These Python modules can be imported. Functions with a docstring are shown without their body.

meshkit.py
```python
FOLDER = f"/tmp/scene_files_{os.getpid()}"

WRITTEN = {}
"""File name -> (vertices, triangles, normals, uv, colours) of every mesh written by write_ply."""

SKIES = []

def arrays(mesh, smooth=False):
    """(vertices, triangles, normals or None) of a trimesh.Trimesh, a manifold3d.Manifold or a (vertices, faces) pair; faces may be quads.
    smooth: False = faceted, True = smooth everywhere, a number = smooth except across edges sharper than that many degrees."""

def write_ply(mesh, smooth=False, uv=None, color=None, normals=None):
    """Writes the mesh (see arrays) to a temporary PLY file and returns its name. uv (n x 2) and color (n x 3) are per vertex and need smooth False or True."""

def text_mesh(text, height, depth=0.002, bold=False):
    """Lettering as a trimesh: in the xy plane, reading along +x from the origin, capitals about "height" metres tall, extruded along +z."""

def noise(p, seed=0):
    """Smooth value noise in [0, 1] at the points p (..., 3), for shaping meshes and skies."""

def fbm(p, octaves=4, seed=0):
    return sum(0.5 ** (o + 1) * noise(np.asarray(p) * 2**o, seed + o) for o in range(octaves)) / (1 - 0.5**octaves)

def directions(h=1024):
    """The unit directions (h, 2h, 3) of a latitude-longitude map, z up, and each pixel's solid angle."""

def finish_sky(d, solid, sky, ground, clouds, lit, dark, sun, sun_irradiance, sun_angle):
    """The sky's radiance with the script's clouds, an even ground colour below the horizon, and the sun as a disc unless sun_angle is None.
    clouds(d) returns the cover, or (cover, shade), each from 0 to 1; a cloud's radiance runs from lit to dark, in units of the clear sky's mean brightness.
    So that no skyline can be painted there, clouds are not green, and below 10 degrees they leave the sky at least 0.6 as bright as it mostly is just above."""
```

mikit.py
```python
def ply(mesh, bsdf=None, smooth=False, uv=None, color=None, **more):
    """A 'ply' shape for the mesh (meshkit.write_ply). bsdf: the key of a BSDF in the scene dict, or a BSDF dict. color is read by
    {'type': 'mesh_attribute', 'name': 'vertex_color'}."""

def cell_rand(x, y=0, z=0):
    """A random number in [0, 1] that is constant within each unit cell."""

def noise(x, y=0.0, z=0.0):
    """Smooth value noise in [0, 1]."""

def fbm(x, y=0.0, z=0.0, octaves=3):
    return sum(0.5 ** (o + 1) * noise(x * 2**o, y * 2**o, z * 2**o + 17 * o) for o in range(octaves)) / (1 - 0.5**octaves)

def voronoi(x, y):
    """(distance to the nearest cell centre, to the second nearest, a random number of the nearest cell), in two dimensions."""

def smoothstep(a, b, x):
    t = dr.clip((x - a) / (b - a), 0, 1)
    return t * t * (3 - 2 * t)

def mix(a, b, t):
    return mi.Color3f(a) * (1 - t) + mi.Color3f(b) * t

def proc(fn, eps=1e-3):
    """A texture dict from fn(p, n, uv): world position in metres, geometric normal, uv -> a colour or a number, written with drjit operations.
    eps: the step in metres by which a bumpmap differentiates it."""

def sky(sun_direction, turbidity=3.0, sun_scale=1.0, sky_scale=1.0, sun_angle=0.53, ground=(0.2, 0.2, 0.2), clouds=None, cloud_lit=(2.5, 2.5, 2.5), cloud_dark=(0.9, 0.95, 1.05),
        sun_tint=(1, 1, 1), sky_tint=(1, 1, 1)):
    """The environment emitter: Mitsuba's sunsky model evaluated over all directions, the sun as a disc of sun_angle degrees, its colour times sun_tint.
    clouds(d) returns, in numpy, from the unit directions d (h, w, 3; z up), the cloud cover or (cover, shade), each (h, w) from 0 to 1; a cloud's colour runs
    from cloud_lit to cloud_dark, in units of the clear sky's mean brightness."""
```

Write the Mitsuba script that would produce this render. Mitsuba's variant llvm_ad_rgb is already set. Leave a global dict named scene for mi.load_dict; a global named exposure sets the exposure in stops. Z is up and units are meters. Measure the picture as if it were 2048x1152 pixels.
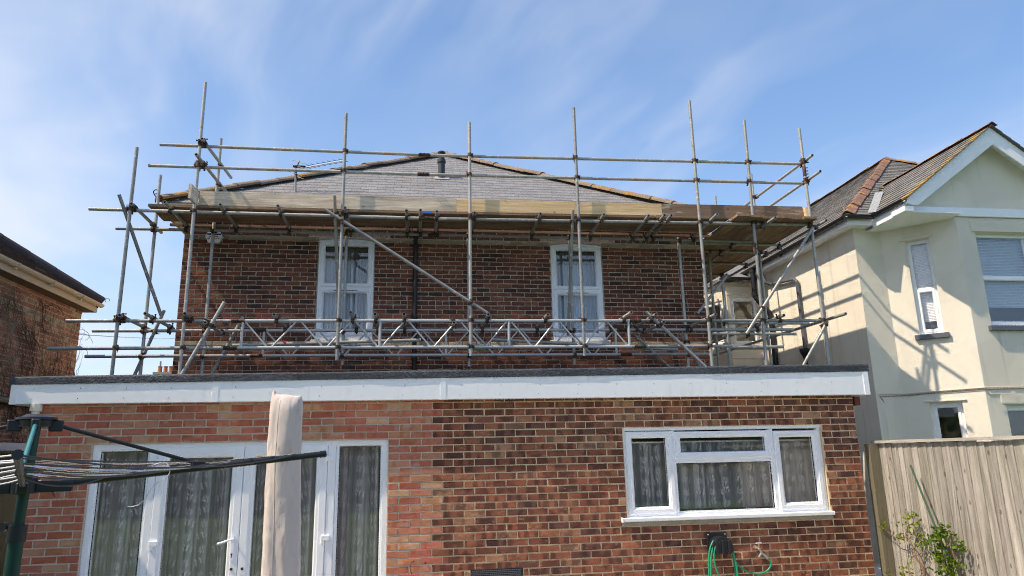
import math, random
import numpy as np, trimesh, mitsuba as mi, drjit as dr
import mikit, meshkit
from mikit import proc, noise, fbm, mix, smoothstep, cell_rand, voronoi
from shapely.geometry import Polygon, box as sbox

T = mi.ScalarTransform4f
scene, labels = {}, {}
rng = np.random.default_rng(7)
random.seed(7)

# ------------------------------------------------------------------ camera, sky, exposure
F_PX, PITCH, YAW, ROLL = 1400.0, 0.233494, 0.143327, -0.021277
CAM = np.array([3.72471, -7.71126, 1.88565])
_c, _s = math.cos(YAW), math.sin(YAW)
_fw = np.array([_s * math.cos(PITCH), _c * math.cos(PITCH), math.sin(PITCH)])
_r = np.array([_c, -_s, 0.0])
_u = np.cross(_r, _fw)
_up = -math.sin(ROLL) * _r + math.cos(ROLL) * _u
scene['camera'] = {'type': 'perspective', 'fov': math.degrees(2 * math.atan(1024 / F_PX)), 'fov_axis': 'x', 'near_clip': 0.05, 'far_clip': 2000.0,
                   'to_world': T().look_at(origin=CAM.tolist(), target=(CAM + _fw).tolist(), up=_up.tolist())}
SUN = (-1.0, -0.22, 1.37)


def sky_clouds(d):
    # thin high cirrus: a soft milky veil to the west, faint combed wisps to the east
    dz = np.maximum(d[..., 2], 0.04)
    u, v = d[..., 0] / (dz + 0.25), d[..., 1] / (dz + 0.25)
    a = math.radians(118)
    s1, s2 = u * math.cos(a) + v * math.sin(a), -u * math.sin(a) + v * math.cos(a)
    warp = meshkit.fbm(np.stack([u * 2.2, v * 2.2, u * 0], -1), 4, 3) - 0.5
    st = meshkit.fbm(np.stack([s1 * 1.6 + warp * 0.8, s2 * 9.0 + warp * 2.2, s1 * 0 + 5], -1), 6, 11)
    st2 = meshkit.fbm(np.stack([s1 * 5.0 + warp, s2 * 26.0 + warp * 5, s1 * 0 + 2], -1), 4, 17)
    big = meshkit.fbm(np.stack([u * 1.5 + 3, v * 1.5, u * 0 + 2], -1), 3, 21)
    veil = meshkit.fbm(np.stack([u * 2.6 + warp, v * 2.6, u * 0 + 9], -1), 5, 5)
    az = np.arctan2(d[..., 0], d[..., 1])
    left = np.clip((-az - 0.12 + 0.35 * (veil - 0.5)) / 0.45, 0, 1)
    left = left * left * (3 - 2 * left)
    wisp = np.clip((st - 0.40) * 2.0, 0, 1) * np.clip((big - 0.30) * 2.6, 0, 1) * (0.55 + 0.9 * np.clip(st2 - 0.3, 0, 1))
    cover = 0.09 + 0.46 * wisp + 0.10 * np.clip((veil - 0.45) * 3, 0, 1) + left * (0.24 + 0.30 * np.clip((veil - 0.30) * 2.2, 0, 1))
    low = np.clip(1 - d[..., 2] / 0.42, 0, 1)
    cover = cover + 0.22 * low
    return np.clip(cover, 0, 0.75)


scene['sky_light'] = mikit.sky(SUN, turbidity=3, sun_scale=0.76, sky_scale=1.03, sky_tint=(0.86, 0.95, 1.01), clouds=sky_clouds, cloud_lit=(1.78, 1.84, 1.98), ground=(0.20, 0.20, 0.17))
exposure = 2.5

# ------------------------------------------------------------------ materials
def P2(base, rough=0.5, **k):
    return {'type': 'twosided', 'bsdf': {'type': 'principled', 'base_color': base if isinstance(base, dict) else {'type': 'rgb', 'value': list(base)}, 'roughness': rough, **k}}


def bumped(base, rough, fn, scale, eps=2e-3, **k):
    return {'type': 'twosided', 'bsdf': {'type': 'bumpmap', 'texture': proc(fn, eps), 'scale': scale,
            'bsdf': {'type': 'principled', 'base_color': base if isinstance(base, dict) else {'type': 'rgb', 'value': list(base)}, 'roughness': rough, **k}}}


def pick(x, cols):
    """a colour from the list by x in [0,1], blended a little"""
    n = len(cols)
    out = mi.Color3f(cols[0])
    for i in range(1, n):
        t = smoothstep(i / n - 0.06, i / n + 0.06, x)
        out = out * (1 - t) + mi.Color3f(cols[i]) * t
    return out


def brick_col(p, n, uv):
    pal = dr.floor(uv.y)
    r, r2 = uv.x, uv.y - pal
    al = p.x + p.y * 1.31
    g1 = fbm(al * 28, p.z * 60, r * 40, 3)
    g2 = noise(al * 19 + r2 * 90, p.z * 5, r * 77)
    red = pick(r, [(.41, .13, .085), (.46, .16, .105), (.47, .19, .12), (.44, .14, .095), (.50, .245, .15), (.46, .175, .115), (.40, .125, .072), (.52, .31, .19)])
    red = red * (0.72 + 0.5 * g1) * mix((1, 1, 1), (0.9, 0.74, 0.62), smoothstep(.62, .8, g2))
    red = mix(red, (.46, .36, .30), 0.5 * smoothstep(.72, .9, noise(al * 9 + 3, p.z * 14, r2 * 50)))
    dk = pick(r, [(.205, .066, .040), (.235, .076, .044), (.165, .056, .037), (.26, .090, .050), (.19, .062, .040), (.31, .145, .085), (.215, .068, .040), (.12, .048, .037)])
    band = smoothstep(.44, .62, g2)
    dk = mix(dk * 1.10, dk * mi.Color3f(.56, .58, .66), band)
    dk = mix(dk, (.45, .25, .13), 0.42 * smoothstep(.62, .82, g1) * smoothstep(.35, .8, noise(al * 6, p.z * 6, r2 * 30)))
    dk = dk * (0.65 + 0.7 * g1)
    old = pick(r, [(.19, .060, .036), (.155, .050, .032), (.22, .070, .040), (.17, .056, .035), (.125, .044, .030), (.24, .088, .052), (.19, .058, .034), (.075, .036, .028)])
    old = old * (0.52 + 0.66 * g1)
    old = mix(old, old * mi.Color3f(.55, .6, .66), smoothstep(.5, .72, fbm(al * 1.9, p.z * 2.2, 4.0, 3)) * 0.75)
    stone = mix((.25, .20, .14), (.37, .32, .23), g1) * (0.8 + 0.4 * r)
    left = pick(r, [(.32, .14, .10), (.36, .16, .11), (.27, .12, .09), (.40, .20, .13), (.34, .145, .10), (.45, .31, .21)]) * (0.6 + 0.75 * g1)
    pink = mix((.36, .19, .13), (.48, .31, .23), r) * (0.75 + 0.5 * g1)
    out = red
    for k, c in ((1, dk), (2, old), (3, stone), (4, left), (5, pink)):
        out = dr.select(pal > k - .5, c, out)
    out = dr.select((pal > .5) & (pal < 2.5), out * mi.Color3f(.97, 1.10, 1.10), out)
    grime = smoothstep(.48, .70, fbm(al * 0.8 + 3, p.z * 1.1, 2.0, 4))
    return out * (1.08 - 0.26 * grime)


def brick_h(p, n, uv):
    al = p.x + p.y * 1.31
    rough = dr.select((uv.y > 1) & (uv.y < 2), 1.0, 0.45)
    return rough * (0.6 * fbm(al * 85, p.z * 110, uv.x * 9, 3) + 0.5 * noise(al * 30, p.z * 34, uv.x * 31))


scene['m_brick'] = bumped(proc(brick_col), 0.85, brick_h, 0.0032, 1.5e-3, specular=0.3)


def mortar_col(p, n, uv):
    al = p.x + p.y * 1.31
    g = fbm(al * 20, p.z * 20, 0, 3)
    ext = mix(mix((.52, .41, .26), (.64, .52, .35), g), (.48, .42, .35), 1 - smoothstep(3.6, 4.3, p.x))
    old = mix((.34, .28, .225), (.53, .45, .37), g)
    lft = mix((.40, .33, .25), (.52, .44, .34), g)
    return dr.select(p.x < -1, lft, dr.select(p.y > 1.5, old, ext))


scene['m_mortar'] = P2(proc(mortar_col), 0.95, specular=0.1)


def steel_col(p, n, uv):
    g = fbm(p.x * 9 + uv.x * 50, p.y * 9, p.z * 9, 3)
    f = noise(p.x * 90, p.y * 90, p.z * 90)
    base = mix((.25, .255, .25), (.40, .405, .395), uv.x) * (0.72 + 0.45 * g + 0.12 * f)
    rust = smoothstep(.66, .80, fbm(p.x * 14 + 7, p.y * 14, p.z * 14 + uv.x * 9, 3)) * 0.45
    white = smoothstep(.74, .85, noise(p.x * 30, p.y * 30, p.z * 22 + uv.x * 33)) * 0.5
    return mix(mix(base, (.20, .12, .07), rust), (.62, .62, .58), white)


scene['m_steel'] = P2(proc(steel_col), 0.45, metallic=0.25, specular=0.5)
scene['m_alu'] = P2((.50, .51, .51), 0.38, metallic=0.4)


def rust_col(p, n, uv):
    return mix((.045, .036, .032), (.17, .085, .04), smoothstep(.42, .75, fbm(p.x * 25, p.y * 25, p.z * 25, 3)))


scene['m_coupler'] = P2(proc(rust_col), 0.6, metallic=0.3)


def wood_col(p, n, uv):
    pal = dr.floor(uv.y / 10)
    a, c = uv.x, uv.y
    w = fbm(a * 1.1, c * 6, 1.0, 2) * 1.2
    grain = fbm(a * 1.6, c * 42 + w * 5, 3.0, 4)
    fine = noise(a * 14, c * 330, 2.0)
    kx, ky, kr = voronoi(a * 4.2, c * 7.5)
    knot = (1 - smoothstep(0.05, 0.13, kx)) * dr.select(kr > .86, 1.0, 0.0)
    ring = 0.5 + 0.5 * dr.sin(kx * 60) * dr.exp(-kx * 6) * dr.select(kr > .80, 1.0, 0.0)
    blot = fbm(a * 3, c * 7, 8.0, 3)
    g = grain * 0.65 + fine * 0.2 + ring * 0.15
    grey = mix((.44, .36, .27), (.74, .635, .51), smoothstep(.25, .75, g)) * (0.78 + 0.45 * blot)
    new = mix((.58, .40, .21), (.76, .57, .35), smoothstep(.25, .75, g)) * (0.9 + 0.2 * blot)
    deckc = mix((.145, .092, .06), (.27, .19, .128), smoothstep(.25, .75, g)) * (0.75 + 0.5 * blot)
    dark = mix(mix((.15, .10, .07), (.28, .19, .13), g), (.42, .39, .35), 0.75 * smoothstep(.60, .80, fbm(a * 5, c * 22, 5.0, 3)))
    fence = mix((.195, .180, .160), (.43, .41, .378), smoothstep(.2, .8, g)) * (0.62 + 0.55 * fbm(a * 0.8, c * 14, 4.0, 3)) * (0.80 + 0.38 * noise(c * 3.7 + 5)) * mix((1, 1, 1), (.90, .92, .86), smoothstep(.5, .75, fbm(a * 0.7, c * 5, 6.0, 2)))
    post = mix((.10, .09, .06), (.20, .18, .13), g)
    out = grey
    for k, cc in ((1, new), (2, dark), (3, fence), (4, post), (5, deckc)):
        out = dr.select(pal > k - .5, cc, out)
    return mix(out, out * mi.Color3f(.36, .30, .26), knot * 0.8)


def wood_h(p, n, uv):
    return fbm(uv.x * 2.5, uv.y * 95, 3.0, 3)


scene['m_wood'] = bumped(proc(wood_col), 0.8, wood_h, 0.0025, 2e-3, specular=0.25)


def pvc_col(p, n, uv):
    st = fbm(p.x * 26, p.y * 14, p.z * 1.3, 3)
    gr = fbm(p.x * 3, p.y * 3, p.z * 9, 3)
    return mix((.79, .82, .86), (.50, .50, .48), smoothstep(.52, .8, st) * smoothstep(.35, .7, gr) * 0.38)


scene['m_pvc'] = P2(proc(pvc_col), 0.32, specular=0.5)
scene['m_white_plastic'] = P2((.79, .82, .87), 0.3)
scene['m_glass'] = {'type': 'thindielectric', 'int_ior': 1.62}


def in_leaf(x, y, cx, cy, ang, l, w):
    ca, sa = math.cos(ang), math.sin(ang)
    dx, dy = x - cx, y - cy
    a, b = (dx * ca + dy * sa) / l, (-dx * sa + dy * ca) / w
    return dr.select(a * a + b * b < 1, 1.0, 0.0)


def floral(uv):
    cw, ch = 0.125, 0.17
    col = dr.floor(uv.x / cw)
    y0 = uv.y + (col - 2 * dr.floor(col / 2)) * ch * 0.5
    x = (uv.x / cw - col - 0.5) * cw
    y = (y0 / ch - dr.floor(y0 / ch) - 0.5) * ch
    x = dr.select((col - 4 * dr.floor(col / 4)) > 1.5, -x, x)
    m = mi.Float(0)
    for cx, cy, ang, l, w in ((.0, .052, 1.4, .014, .004), (.016, .044, .8, .013, .004), (-.016, .046, 2.2, .013, .004), (.02, .026, .25, .013, .004), (-.019, .028, 2.8, .013, .004),
                              (.008, .018, -.9, .011, .0035), (-.008, .020, 4.0, .011, .0035), (-.002, -.005, 1.75, .03, .0016), (.014, -.026, .7, .015, .005), (-.016, -.018, 2.3, .015, .005),
                              (.004, -.048, .9, .014, .0045), (-.022, -.044, 2.0, .013, .0045), (.036, -.06, 1.1, .013, .0045), (.044, -.035, .6, .012, .004)):
        m = dr.maximum(m, in_leaf(x, y, cx, cy, ang, l, w))
    return m


def net_floral(p, n, uv):
    return 0.17 + 0.56 * floral(uv / 1.45) + 0.12 * noise(uv.x * 60, uv.y * 0.4) + 0.22 * smoothstep(.60, .85, noise(uv.x * 34 + 0.4 * noise(uv.y * 2, uv.x * 3), uv.y * 0.25, 4.0))


def net_plain(p, n, uv):
    return 0.40 + 0.25 * noise(uv.x * 22, uv.y * 0.5)


_cloth = {'type': 'twosided', 'bsdf': {'type': 'diffuse', 'reflectance': {'type': 'rgb', 'value': [.76, .77, .77]}}}
scene['m_net_floral'] = {'type': 'mask', 'opacity': proc(net_floral), 'bsdf': _cloth}
scene['m_net_plain'] = {'type': 'mask', 'opacity': proc(net_plain), 'bsdf': {'type': 'twosided', 'bsdf': {'type': 'diffuse', 'reflectance': {'type': 'rgb', 'value': [.62, .72, .84]}}}}
scene['m_curtain_dark'] = P2((.10, .11, .10), 0.9)
scene['m_interior'] = P2((.22, .20, .17), 0.9)
scene['m_blind'] = P2((.80, .83, .88), 0.5)


def felt_col(p, n, uv):
    g = fbm(p.x * 70, p.y * 70, p.z * 70, 2)
    b = fbm(p.x * 2.5 + 4, p.y * 2.5, p.z * 9, 4)
    return mix((.022, .028, .040), (.115, .128, .150), smoothstep(.3, .95, g * 0.7 + 0.3 * b)) * (0.6 + 0.7 * b)


def felt_h(p, n, uv):
    return fbm(p.x * 70, p.y * 70, p.z * 70, 3)


scene['m_felt'] = bumped(proc(felt_col), 0.75, felt_h, 0.006, 2e-3, specular=0.5)


def slate_col(p, n, uv):
    g = fbm(p.x * 7, p.y * 9, p.z * 9 + uv.x * 30, 3)
    c = mix((.160, .162, .174), (.200, .200, .210), uv.x) * (0.80 + 0.38 * g)
    c = mix(c, (.165, .15, .13), 0.4 * smoothstep(.6, .8, fbm(p.x * 1.7, p.y * 1.7, 3, 3)))
    lich = smoothstep(.72, .80, fbm(p.x * 16, p.y * 16, p.z * 16, 3)) * 0.3
    return mix(c, (.24, .22, .15), lich)


scene['m_slate'] = P2(proc(slate_col), 0.65, specular=0.3)


def hip_col(p, n, uv):
    g = fbm(p.x * 8, p.y * 8, p.z * 8, 4)
    pal = dr.floor(uv.y)
    main = mix((.12, .092, .070), (.27, .215, .17), g)
    cream = mix((.115, .062, .046), (.21, .125, .095), g)
    base = dr.select(pal > .5, cream, main)
    amount = dr.select(pal > .5, uv.y - pal, (uv.y - pal))
    l = smoothstep(.68 - .26 * amount, .80 - .26 * amount, fbm(p.x * 6 + 9, p.y * 5, p.z * 5, 4))
    return mix(base, mix((.27, .13, .02), (.33, .20, .045), noise(p.x * 30, p.y * 30, p.z * 30)), l * 0.8)


def hip_h(p, n, uv):
    return fbm(p.x * 30, p.y * 30, p.z * 30, 3)


scene['m_hip'] = bumped(proc(hip_col), 0.85, hip_h, 0.012, 3e-3)


def tile_col(p, n, uv):
    g = fbm(p.x * 9, p.y * 9, p.z * 9, 3)
    pal = dr.floor(uv.y)
    c = mix((.105, .103, .103), (.150, .147, .145), uv.x) * (0.74 + 0.5 * g)
    near = uv.y - pal
    l = smoothstep(.70 - .42 * near, .80 - .42 * near, fbm(p.x * 6, p.y * 6, p.z * 6, 4))
    c = mix(c, mix((.28, .15, .02), (.33, .22, .05), noise(p.x * 40, p.y * 40, 0)), l * 0.9)
    d = mix((.030, .022, .026), (.055, .042, .045), uv.x * 0.6 + g * 0.5)
    return dr.select(pal > .5, d, c)


scene['m_tile'] = P2(proc(tile_col), 0.7)


def render_col(p, n, uv):
    g = fbm(p.x * 1.1, p.y * 1.1, p.z * 0.8, 4)
    st = fbm(p.x * 7, p.y * 7, p.z * 0.7, 3)
    drip = smoothstep(.60, .80, fbm((p.x - p.y) * 11, p.z * 0.45 + 3, 5.0, 3)) * smoothstep(.35, .65, noise((p.x - p.y) * 1.3, p.z * 0.6, 7.0))
    patch = smoothstep(.58, .62, fbm((p.x - p.y) * 0.9 + 4, p.z * 0.9, 9.0, 3))
    base = mix((.72, .685, .602), (.66, .625, .547), smoothstep(.35, .75, g) * 0.7 + 0.3 * smoothstep(.5, .8, st))
    return base * (1 - 0.16 * drip) * (1 - 0.05 * patch)


def render_smooth_h(p, n, uv):
    return 0.7 * fbm((p.x - p.y) * 22, p.z * 30, 1.0, 3) + 0.3 * fbm((p.x - p.y) * 4, p.z * 5, 2.0, 2)


def render_rough_h(p, n, uv):
    return fbm((p.x - p.y) * 95, p.z * 95, 1.0, 3)


scene['m_render_smooth'] = bumped(proc(render_col), 0.85, render_smooth_h, 0.006, 3e-3, specular=0.25)
scene['m_render_rough'] = bumped(proc(render_col), 0.9, render_rough_h, 0.013, 2e-3, specular=0.2)
scene['m_cream_board'] = P2((.66, .61, .51), 0.55)
scene['m_beige_paint'] = P2((.55, .44, .34), 0.6)
scene['m_black_plastic'] = P2((.012, .014, .019), 0.42, specular=0.45)
scene['m_grey_pipe'] = P2((.085, .095, .12), 0.4)
scene['m_flue'] = P2((.022, .027, .036), 0.5)
scene['m_dark_metal'] = P2((.02, .02, .022), 0.9, specular=0.1)
scene['m_blind_big'] = P2((.40, .48, .54), 0.5)
scene['m_slate_sill'] = P2((.095, .105, .13), 0.45)
scene['m_lead'] = P2((.27, .285, .30), 0.6)
scene['m_stone_sill'] = P2(proc(lambda p, n, uv: mix((.52, .54, .56), (.64, .65, .66), fbm(p.x * 20, p.y * 20, p.z * 20, 3))), 0.7)
scene['m_concrete'] = P2(proc(lambda p, n, uv: mix((.22, .21, .17), (.36, .34, .28), fbm(p.x * 15, p.y * 15, p.z * 15, 3))), 0.9)
scene['m_parasol'] = P2(proc(lambda p, n, uv: mix(mix((.46, .405, .385), (.53, .475, .455), fbm(p.x * 5, p.y * 5, p.z * 3, 3)), (.33, .295, .27), 0.6 * smoothstep(.58, .78, fbm(p.x * 14, p.y * 14, p.z * 5 + 4, 3)))), 0.85, sheen=0.3)
scene['m_dryer_green'] = P2((.003, .038, .034), 0.35, metallic=0.2)
scene['m_teal'] = P2((.035, .19, .20), 0.35, metallic=0.2)
scene['m_line_white'] = P2((.62, .60, .66), 0.3, specular=0.8)
scene['m_line_dark'] = P2((.05, .045, .05), 0.35)
scene['m_hose'] = P2((.018, .27, .14), 0.35)
scene['m_brass'] = P2((.45, .40, .33), 0.35, metallic=0.7)
scene['m_cane'] = P2((.035, .085, .045), 0.5)
scene['m_bark'] = P2((.16, .085, .045), 0.85)
scene['m_twig'] = P2(proc(lambda p, n, uv: mix((.09, .065, .05), (.28, .22, .17), smoothstep(.35, .7, fbm(p.y * 3, p.z * 3, 1.0, 3)))), 0.9)
scene['m_leaf'] = {'type': 'principledthin', 'base_color': proc(lambda p, n, uv: mix((.10, .20, .012), (.27, .30, .018), uv.x)), 'roughness': 0.45, 'diff_trans': 0.9}
scene['m_leaf_green'] = {'type': 'principledthin', 'base_color': proc(lambda p, n, uv: mix((.055, .12, .014), (.16, .24, .025), uv.x)), 'roughness': 0.4, 'diff_trans': 0.8}
scene['m_alarm_red'] = P2((.45, .03, .03), 0.5)
scene['m_alarm_blue'] = P2((.02, .03, .10), 0.5)
scene['m_blue_tape'] = P2((.03, .14, .62), 0.5)
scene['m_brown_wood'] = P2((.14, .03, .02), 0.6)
scene['m_dark_wood'] = P2((.11, .075, .055), 0.8)
scene['m_terracotta'] = P2((.42, .15, .085), 0.8)


def grass_col(p, n, uv):
    return mix((.05, .085, .022), (.085, .125, .04), fbm(p.x * 3, p.y * 3, 0, 4))


scene['m_grass'] = P2(proc(grass_col), 0.9)
scene['m_paving'] = P2(proc(lambda p, n, uv: mix((.30, .285, .26), (.40, .38, .35), fbm(p.x * 6, p.y * 6, 0, 3))), 0.9)
scene['m_hedge'] = P2(proc(lambda p, n, uv: mix((.018, .035, .010), (.06, .10, .025), fbm(p.x * 4, p.y * 4, p.z * 4, 4))), 0.8)


# ------------------------------------------------------------------ mesh helpers: a mesh is (v, f, uv or None)
def unit(a):
    a = np.asarray(a, float)
    return a / np.linalg.norm(a)


def join(ms):
    vs, fs, us, k = [], [], [], 0
    has = all(m[2] is not None for m in ms)
    for v, f, uv in ms:
        vs.append(v)
        fs.append(f + k)
        if has:
            us.append(uv)
        k += len(v)
    return np.vstack(vs), np.vstack(fs), (np.vstack(us) if has else None)


def tri(f):
    f = np.asarray(f, int)
    return np.vstack([f[:, [0, 1, 2]], f[:, [0, 2, 3]]]) if f.shape[1] == 4 else f


BOXV = np.array([[0, 0, 0], [1, 0, 0], [1, 1, 0], [0, 1, 0], [0, 0, 1], [1, 0, 1], [1, 1, 1], [0, 1, 1]], float)
BOXF = tri([[0, 3, 2, 1], [4, 5, 6, 7], [0, 1, 5, 4], [1, 2, 6, 5], [2, 3, 7, 6], [3, 0, 4, 7]])


def box(x0, x1, y0, y1, z0, z1, uv=None):
    v = BOXV * [x1 - x0, y1 - y0, z1 - z0] + [x0, y0, z0]
    return v, BOXF.copy(), (None if uv is None else np.tile(np.asarray(uv, float), (8, 1)))


def bbox(x0, x1, y0, y1, z0, z1, b=0.004):
    """box with chamfered edges"""
    c = np.array([(x0 + x1) / 2, (y0 + y1) / 2, (z0 + z1) / 2])
    h = np.array([x1 - x0, y1 - y0, z1 - z0]) / 2
    pts = []
    for sx in (-1, 1):
        for sy in (-1, 1):
            for sz in (-1, 1):
                s = np.array([sx, sy, sz])
                for k in range(3):
                    q = h - b
                    q = q.copy()
                    q[k] = h[k]
                    pts.append(c + s * q)
    m = trimesh.convex.convex_hull(np.array(pts))
    return np.array(m.vertices), np.array(m.faces), None


def plank(o, along, across, up, la, lc, lu, pal=0, seed=None, warp=0.0):
    """a board with grain: uv = (metres along, metres across + 10 x palette)"""
    o, a, c, u = (np.asarray(x, float) for x in (o, along, across, up))
    s = rng.random() * 4 if seed is None else seed
    v, f, uv = [], [], []
    n = 4
    P = lambda i, j, k: o + a * la * i + c * lc * j + u * (lu * k + warp * math.sin(3.1 * i + s))
    def quad(p, t):
        b = len(v)
        v.extend(p)
        uv.extend(t)
        f.append([b, b + 1, b + 2, b + 3])
    A, C, U = la, lc, lu
    base = 10 * pal + 1 + s
    s0 = s * 13
    for i in range(n):
        i0, i1 = i / n, (i + 1) / n
        quad([P(i0, 0, 0), P(i1, 0, 0), P(i1, 0, 1), P(i0, 0, 1)], [(s0 + A * i0, base), (s0 + A * i1, base), (s0 + A * i1, base + U), (s0 + A * i0, base + U)])
        quad([P(i0, 1, 0), P(i0, 1, 1), P(i1, 1, 1), P(i1, 1, 0)], [(s0 + A * i0, base + C), (s0 + A * i0, base + C + U), (s0 + A * i1, base + C + U), (s0 + A * i1, base + C)])
        quad([P(i0, 0, 1), P(i1, 0, 1), P(i1, 1, 1), P(i0, 1, 1)], [(s0 + A * i0, base), (s0 + A * i1, base), (s0 + A * i1, base + C), (s0 + A * i0, base + C)])
        quad([P(i0, 0, 0), P(i0, 1, 0), P(i1, 1, 0), P(i1, 0, 0)], [(s0 + A * i0, base), (s0 + A * i0, base + C), (s0 + A * i1, base + C), (s0 + A * i1, base)])
    quad([P(0, 0, 0), P(0, 0, 1), P(0, 1, 1), P(0, 1, 0)], [(s0, base), (s0 + U, base), (s0 + U, base + C), (s0, base + C)])
    quad([P(1, 0, 0), P(1, 1, 0), P(1, 1, 1), P(1, 0, 1)], [(s0, base), (s0, base + C), (s0 + U, base + C), (s0 + U, base)])
    return np.array(v), tri(f), np.array(uv)


def frame_of(d):
    d = unit(d)
    x = unit(np.cross(d, [0, 0, 1] if abs(d[2]) < 0.9 else [0, 1, 0]))
    return x, np.cross(d, x), d


def tube(a, b, r=0.02415, seg=14, hollow=True, r1=None):
    a, b = np.asarray(a, float), np.asarray(b, float)
    x, y, d = frame_of(b - a)
    t = np.arange(seg) * 2 * np.pi / seg
    ring = np.cos(t)[:, None] * x + np.sin(t)[:, None] * y
    r1 = r if r1 is None else r1
    i = np.arange(seg)
    j = (i + 1) % seg
    if not hollow:
        v = np.vstack([a + ring * r, b + ring * r1, [a], [b]])
        f = np.vstack([tri(np.stack([i, j, j + seg, i + seg], 1)), np.stack([j, i, i * 0 + 2 * seg], 1), np.stack([i + seg, j + seg, i * 0 + 2 * seg + 1], 1)])
        return v, f, None
    ri = r * 0.80
    v = np.vstack([a + ring * r, b + ring * r, a + ring * ri, b + ring * ri])
    f = np.vstack([tri(np.stack([i, j, j + seg, i + seg], 1)), tri(np.stack([j + 2 * seg, i + 2 * seg, i + 3 * seg, j + 3 * seg], 1)),
                   tri(np.stack([j, i, i + 2 * seg, j + 2 * seg], 1)), tri(np.stack([i + seg, j + seg, j + 3 * seg, i + 3 * seg], 1))])
    return v, f, None


def polytube(pts, rad, seg=8, caps=True):
    pts = np.asarray(pts, float)
    n = len(pts)
    rad = np.broadcast_to(rad, (n,)).astype(float)
    tan = np.gradient(pts, axis=0)
    tan /= np.linalg.norm(tan, axis=1, keepdims=True) + 1e-12
    x = frame_of(tan[0])[0]
    vs = []
    t = np.arange(seg) * 2 * np.pi / seg
    for k in range(n):
        x = unit(x - tan[k] * (x @ tan[k]))
        y = np.cross(tan[k], x)
        vs.append(pts[k] + rad[k] * (np.cos(t)[:, None] * x + np.sin(t)[:, None] * y))
    i = np.arange(seg)
    j = (i + 1) % seg
    f = [tri(np.stack([i + k * seg, j + k * seg, j + (k + 1) * seg, i + (k + 1) * seg], 1)) for k in range(n - 1)]
    v = np.vstack(vs + [pts[:1], pts[-1:]])
    if caps:
        f += [np.stack([j, i, i * 0 + n * seg], 1), np.stack([i + (n - 1) * seg, j + (n - 1) * seg, i * 0 + n * seg + 1], 1)]
    return v, np.vstack(f), None


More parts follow.
